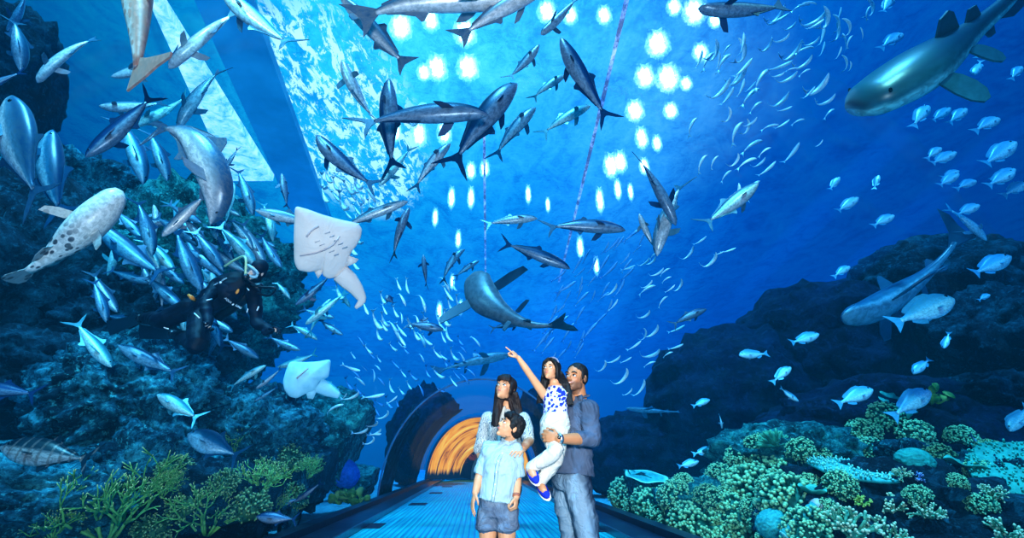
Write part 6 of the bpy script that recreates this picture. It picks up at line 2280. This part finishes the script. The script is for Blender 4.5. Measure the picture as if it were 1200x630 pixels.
# ================================================================== DIVER
MAT['neoprene'] = (lambda t: t.pbr(t.ramp(t.noise(7, 4, .6, t.obj()), [(.3, (.0015, .003, .008)), (.7, (.004, .008, .022))]), .6, spec=.2))(NT('neoprene'))
MAT['rubber'] = plain('rubber', (.004, .006, .012), .4)
MAT['skin_diver'] = skin_mat('skin_diver', (0.70, 0.45, 0.36), (0.7, 0.3, 0.25))
MAT['logo'] = plain('logo', (.75, .78, .80), .5, 0, .03)
MAT['orange_tab'] = plain('orange_tab', (.75, .25, .03), .5, 0, .1)
MAT['hose_pale'] = plain('hose_pale', (.45, .60, .35), .4, 0, .1)
MAT['mask_frame'] = plain('mask_frame', (.35, .55, .62), .2, 0, .1)
t = NT('mask_glass')
MAT['mask_glass'] = t.out(t.n('ShaderNodeMixShader', i0=.28, i1=t.n('ShaderNodeBsdfTransparent', Color=(.75, .9, 1.0)), i2=t.n('ShaderNodeBsdfGlossy', Color=(.6, .85, 1.0), Roughness=.1)))


def build_diver():
    Y = 6.0
    s = mpp(Y)
    Q = lambda px, py, dy=0.0: P(px, py, Y + dy)
    F, U, S = rot_frame((-.35, -.80, -.42), (.55, -.05, .80))
    k = 1.02
    hc = Q(301, 317, -.25)
    neck = Q(290, 324, -.10)
    chest, waist, pel = Q(270, 337, -.05), Q(248, 352, 0), Q(228, 364, .05)
    bs = V((.45, -.45, -.70)).normalized()
    shR, elR, wrR = Q(255, 333, -.05), Q(240, 356, -.35), Q(244, 378, -.45)
    shL, elL, wrL = Q(297, 345, -.15), Q(301, 378, -.2), Q(316, 387, -.30)
    hipA, knA, anA = Q(222, 361, .05), Q(192, 374, .1), Q(168, 372, .55)
    hipB, knB, anB = Q(234, 372, -.05), Q(232, 402, -.25), Q(205, 392, .45)
    mb = MB()
    head_shapes(mb, hc, F, U, S, k, True)
    limb(mb, [neck, hc - F * .03 - U * .03], [.055, .055])
    torso(mb, [pel, waist, chest, neck], [.15, .14, .17, .07], [.11, .11, .12, .06], bs)
    for sh, el, wr in ((shR, elR, wrR), (shL, elL, wrL)):
        limb(mb, [sh, el, wr], [.055, .045, .03])
    hand(mb, wrR, V((.25, -.5, -.8)), V((.5, -.2, .3)), V((.6, -.5, 0)), .86, (.6, .7, .5))
    hand(mb, wrL, V((.9, -.3, .25)), V((.2, -.2, -.9)), V((0, -.8, .5)), .86, (.7, .8, .5))
    for hp, kn, an in ((hipA, knA, anA), (hipB, knB, anB)):
        limb(mb, [hp, kn, kn.lerp(an, .85)], [.085, .055, .028])
    root = finish_body(fuse(mb, .007, 2, 'person'), 'person', MAT['skin_diver'], 'scuba diver in a black wetsuit and mask swimming in front of the fish swarm', hc, F, U, S, k)
    m = MB()
    torso(m, [pel - V((.06, 0, -.03)), pel, waist, chest, neck], [.12, .17, .165, .20, .085], [.10, .135, .14, .155, .085], bs)
    for sh, el, wr in ((shR, elR, wrR), (shL, elL, wrL)):
        limb(m, [sh, sh.lerp(el, .5), el, el.lerp(wr, .4), wr], [.085, .078, .066, .062, .048])
    for hp, kn, an in ((hipA, knA, anA), (hipB, knB, anB)):
        limb(m, [hp, hp.lerp(kn, .5), kn, kn.lerp(an, .5), an], [.125, .115, .088, .080, .055])
    suit = link('wetsuit', fuse(m, .011, 3, 'wetsuit', crease(.010, 8, 9)), root, MAT['neoprene'])
    # hood, open at the face
    h = MB()
    rm = FM(S, F, U)
    E = lambda f, u, q, r: h.ell(hc + F * f * k + U * u * k + S * q * k, (r[0] * k, r[1] * k, r[2] * k), rm, 20, 14)
    E(-.022, .052, 0, (.088, .098, .085))
    E(-.035, -.01, 0, (.088, .085, .10))
    E(-.02, -.09, 0, (.072, .075, .06))
    h.tube([hc - U * .08, neck], [.07, .085], 16)
    link('hood', fuse(h, .008, 2, 'hood'), root, MAT['neoprene'])
    # mask: frame ring and glass
    c = hc + (F * .098 + U * .006) * k
    pts = []
    for i in range(25):
        a = 2 * PI * i / 24
        pts.append(c + S * (.082 * math.copysign(abs(math.cos(a)) ** .7, math.cos(a))) - F * (.028 * math.cos(a) ** 2) + U * (.050 * math.copysign(abs(math.sin(a)) ** .7, math.sin(a))))
    mk = MB().tube(pts, [.012] * 25, 8, flat=[.016] * 25, side=F).build('mask', MAT['mask_frame'], root)
    MB().plate(pts[:-1], .006, F).build('mask_glass', MAT['mask_glass'], mk)
    # regulator and hoses
    rg = MB().ell(hc + (F * .125 - U * .066) * k, (.038, .034, .034), rm).tube([hc + (F * .10 - U * .06) * k, hc + (F * .16 - U * .068) * k], [.03, .03], 14).build('regulator', MAT['rubber'], root)
    hs = MB().tube(spline([hc + (F * .13 - U * .07) * k, hc + F * .10 + S * .14 - U * .10, Q(323, 338, -.3), Q(316, 346, -.2), Q(298, 343, -.2)], 26), .013, 8).build('hose', MAT['rubber'], rg)
    MB().tube(spline([hc + (F * .12 - S * .02 - U * .06) * k, Q(288, 303, -.35), Q(276, 304, -.15), Q(263, 312, .0)], 24), .014, 8).build('hose', MAT['hose_pale'], rg)
    # buoyancy jacket with straps, tank on the back
    back = bs.cross((neck - pel).normalized())
    if back.dot(FW) < 0: back = -back
    ax = (neck - pel).normalized()
    tk = MB()
    a, b = waist + back * .22 - ax * .12, neck + back * .20 - ax * .05
    tk.tube([a - ax * .02, a, a.lerp(b, .5), b, b + ax * .06, b + ax * .09], [.05, .085, .085, .08, .04, .025], 18)
    tk.build('air_tank', MAT['rubber'], root)
    j = MB()
    torso(j, [waist - ax * .04, waist, chest, chest + ax * .10], [.172, .185, .212, .16], [.15, .16, .172, .14], bs)
    jk = link('buoyancy_vest', fuse(j, .011, 2, 'vest', crease(.008, 10, 2)), root, MAT['neoprene'])

    from mathutils.bvhtree import BVHTree
    shells = [BVHTree.FromPolygons([v.co for v in o.data.vertices], [tuple(p.vertices) for p in o.data.polygons]) for o in (suit, jk)]

    def on(px, py, lift=.004):
        """the diver's outer surface seen at a pixel"""
        d = ray(px, py).normalized()
        best = None
        for b_ in shells:
            h_ = b_.ray_cast(EYE, d)
            if h_[0] is not None and (best is None or h_[3] < best[3]): best = h_
        if best is None: return Q(px, py, -.2), -d
        n_ = best[1] if best[1].dot(d) < 0 else -best[1]
        return best[0] + n_ * lift, n_

    MB().ell(on(278, 341)[0], (.020, .012, .034), Matrix.Rotation(.2, 3, 'Y')).build('tab', MAT['orange_tab'], jk)
    MB().tube([on(220.5, 345, .004)[0], on(224, 348, .006)[0], on(229, 352, .004)[0]], [.014, .024, .020], 8).build('knife_strap', MAT['orange_tab'], suit)
    for (x1, y1, x2, y2) in ((242, 352, 248, 350.5), (228, 367, 234, 373), (301, 364, 303, 359), (192, 383, 197, 385), (289, 337, 292, 340), (289, 366, 291, 362)):
        MB().tube([on(x1, y1)[0], on((x1 + x2) / 2, (y1 + y2) / 2)[0], on(x2, y2)[0]], .0075, 6).build('stripe', MAT['logo'], suit)

    def logo(txt, px, py, px2, py2, par):
        cu = bpy.data.curves.new('logo', 'FONT')
        cu.body = txt
        cu.size = .07
        cu.extrude = .003
        o = bpy.data.objects.new('t', cu)
        COL.objects.link(o)
        me = bpy.data.meshes.new_from_object(o.evaluated_get(bpy.context.evaluated_depsgraph_get()))
        bpy.data.objects.remove(o)
        wd = verts_np(me)[:, 0].max()
        (a, na), (b, nb) = on(px, py, .012), on(px2, py2, .012)
        X = (b - a).normalized()
        nz = (na + nb) * .5
        nz = (nz - X * nz.dot(X)).normalized()
        Yv = nz.cross(X)
        kk = (b - a).length / wd
        m = Matrix((X, Yv, nz)).transposed().to_4x4()
        m.translation = a
        me.transform(m @ Matrix.Diagonal((kk, kk * 1.1, kk, 1)))
        return link('lettering', me, par, MAT['logo'])
    logo('AQUA', 250.5, 335.5, 256.5, 332, suit)
    logo('LUNG', 260.5, 330, 266.5, 326.5, suit)
    logo('AQUA', 263, 349, 270, 354.5, jk)
    logo('LUNG', 275.5, 358, 282, 362, jk)
    MB().ell(on(258.5, 331)[0], (.014, .006, .014)).build('emblem', MAT['logo'], suit)
    MB().ell(on(272.8, 356)[0], (.014, .006, .014)).build('emblem', MAT['logo'], jk)
    # fins
    for an, tip, w_ in ((anA, Q(128, 384, .9), .10), (anB, Q(165, 388, 1.0), .10)):
        d = (tip - an).normalized()
        sd = d.cross(FW).normalized()
        m = MB().plate([an - sd * .05, an + d * .15 - sd * .06, an + (tip - an) * 1.0 - sd * w_, an + (tip - an) * 1.04, an + (tip - an) + sd * w_, an + d * .15 + sd * .06, an + sd * .05], .025, d.cross(sd))
        m.ell(an + d * .06, .06)
        m.build('swim_fin', MAT['rubber'], root, False)
    for an, el in ((wrR, elR), (wrL, elL)):
        pass
    # gloves over both hands
    for wr, d, n, th, cu in ((wrR, V((.25, -.5, -.8)), V((.5, -.2, .3)), V((.6, -.5, 0)), (.6, .7, .5)), (wrL, V((.9, -.3, .25)), V((.2, -.2, -.9)), V((0, -.8, .5)), (.7, .8, .5))):
        m = MB()
        hand(m, wr - d.normalized() * .004, d, n, th, 1.18, cu)
        m.tube([wr - d.normalized() * .07, wr + d.normalized() * .03], [.05, .042], 12)
        link('glove', fuse(m, .006, 1, 'glove'), root, MAT['neoprene'])


build_diver()
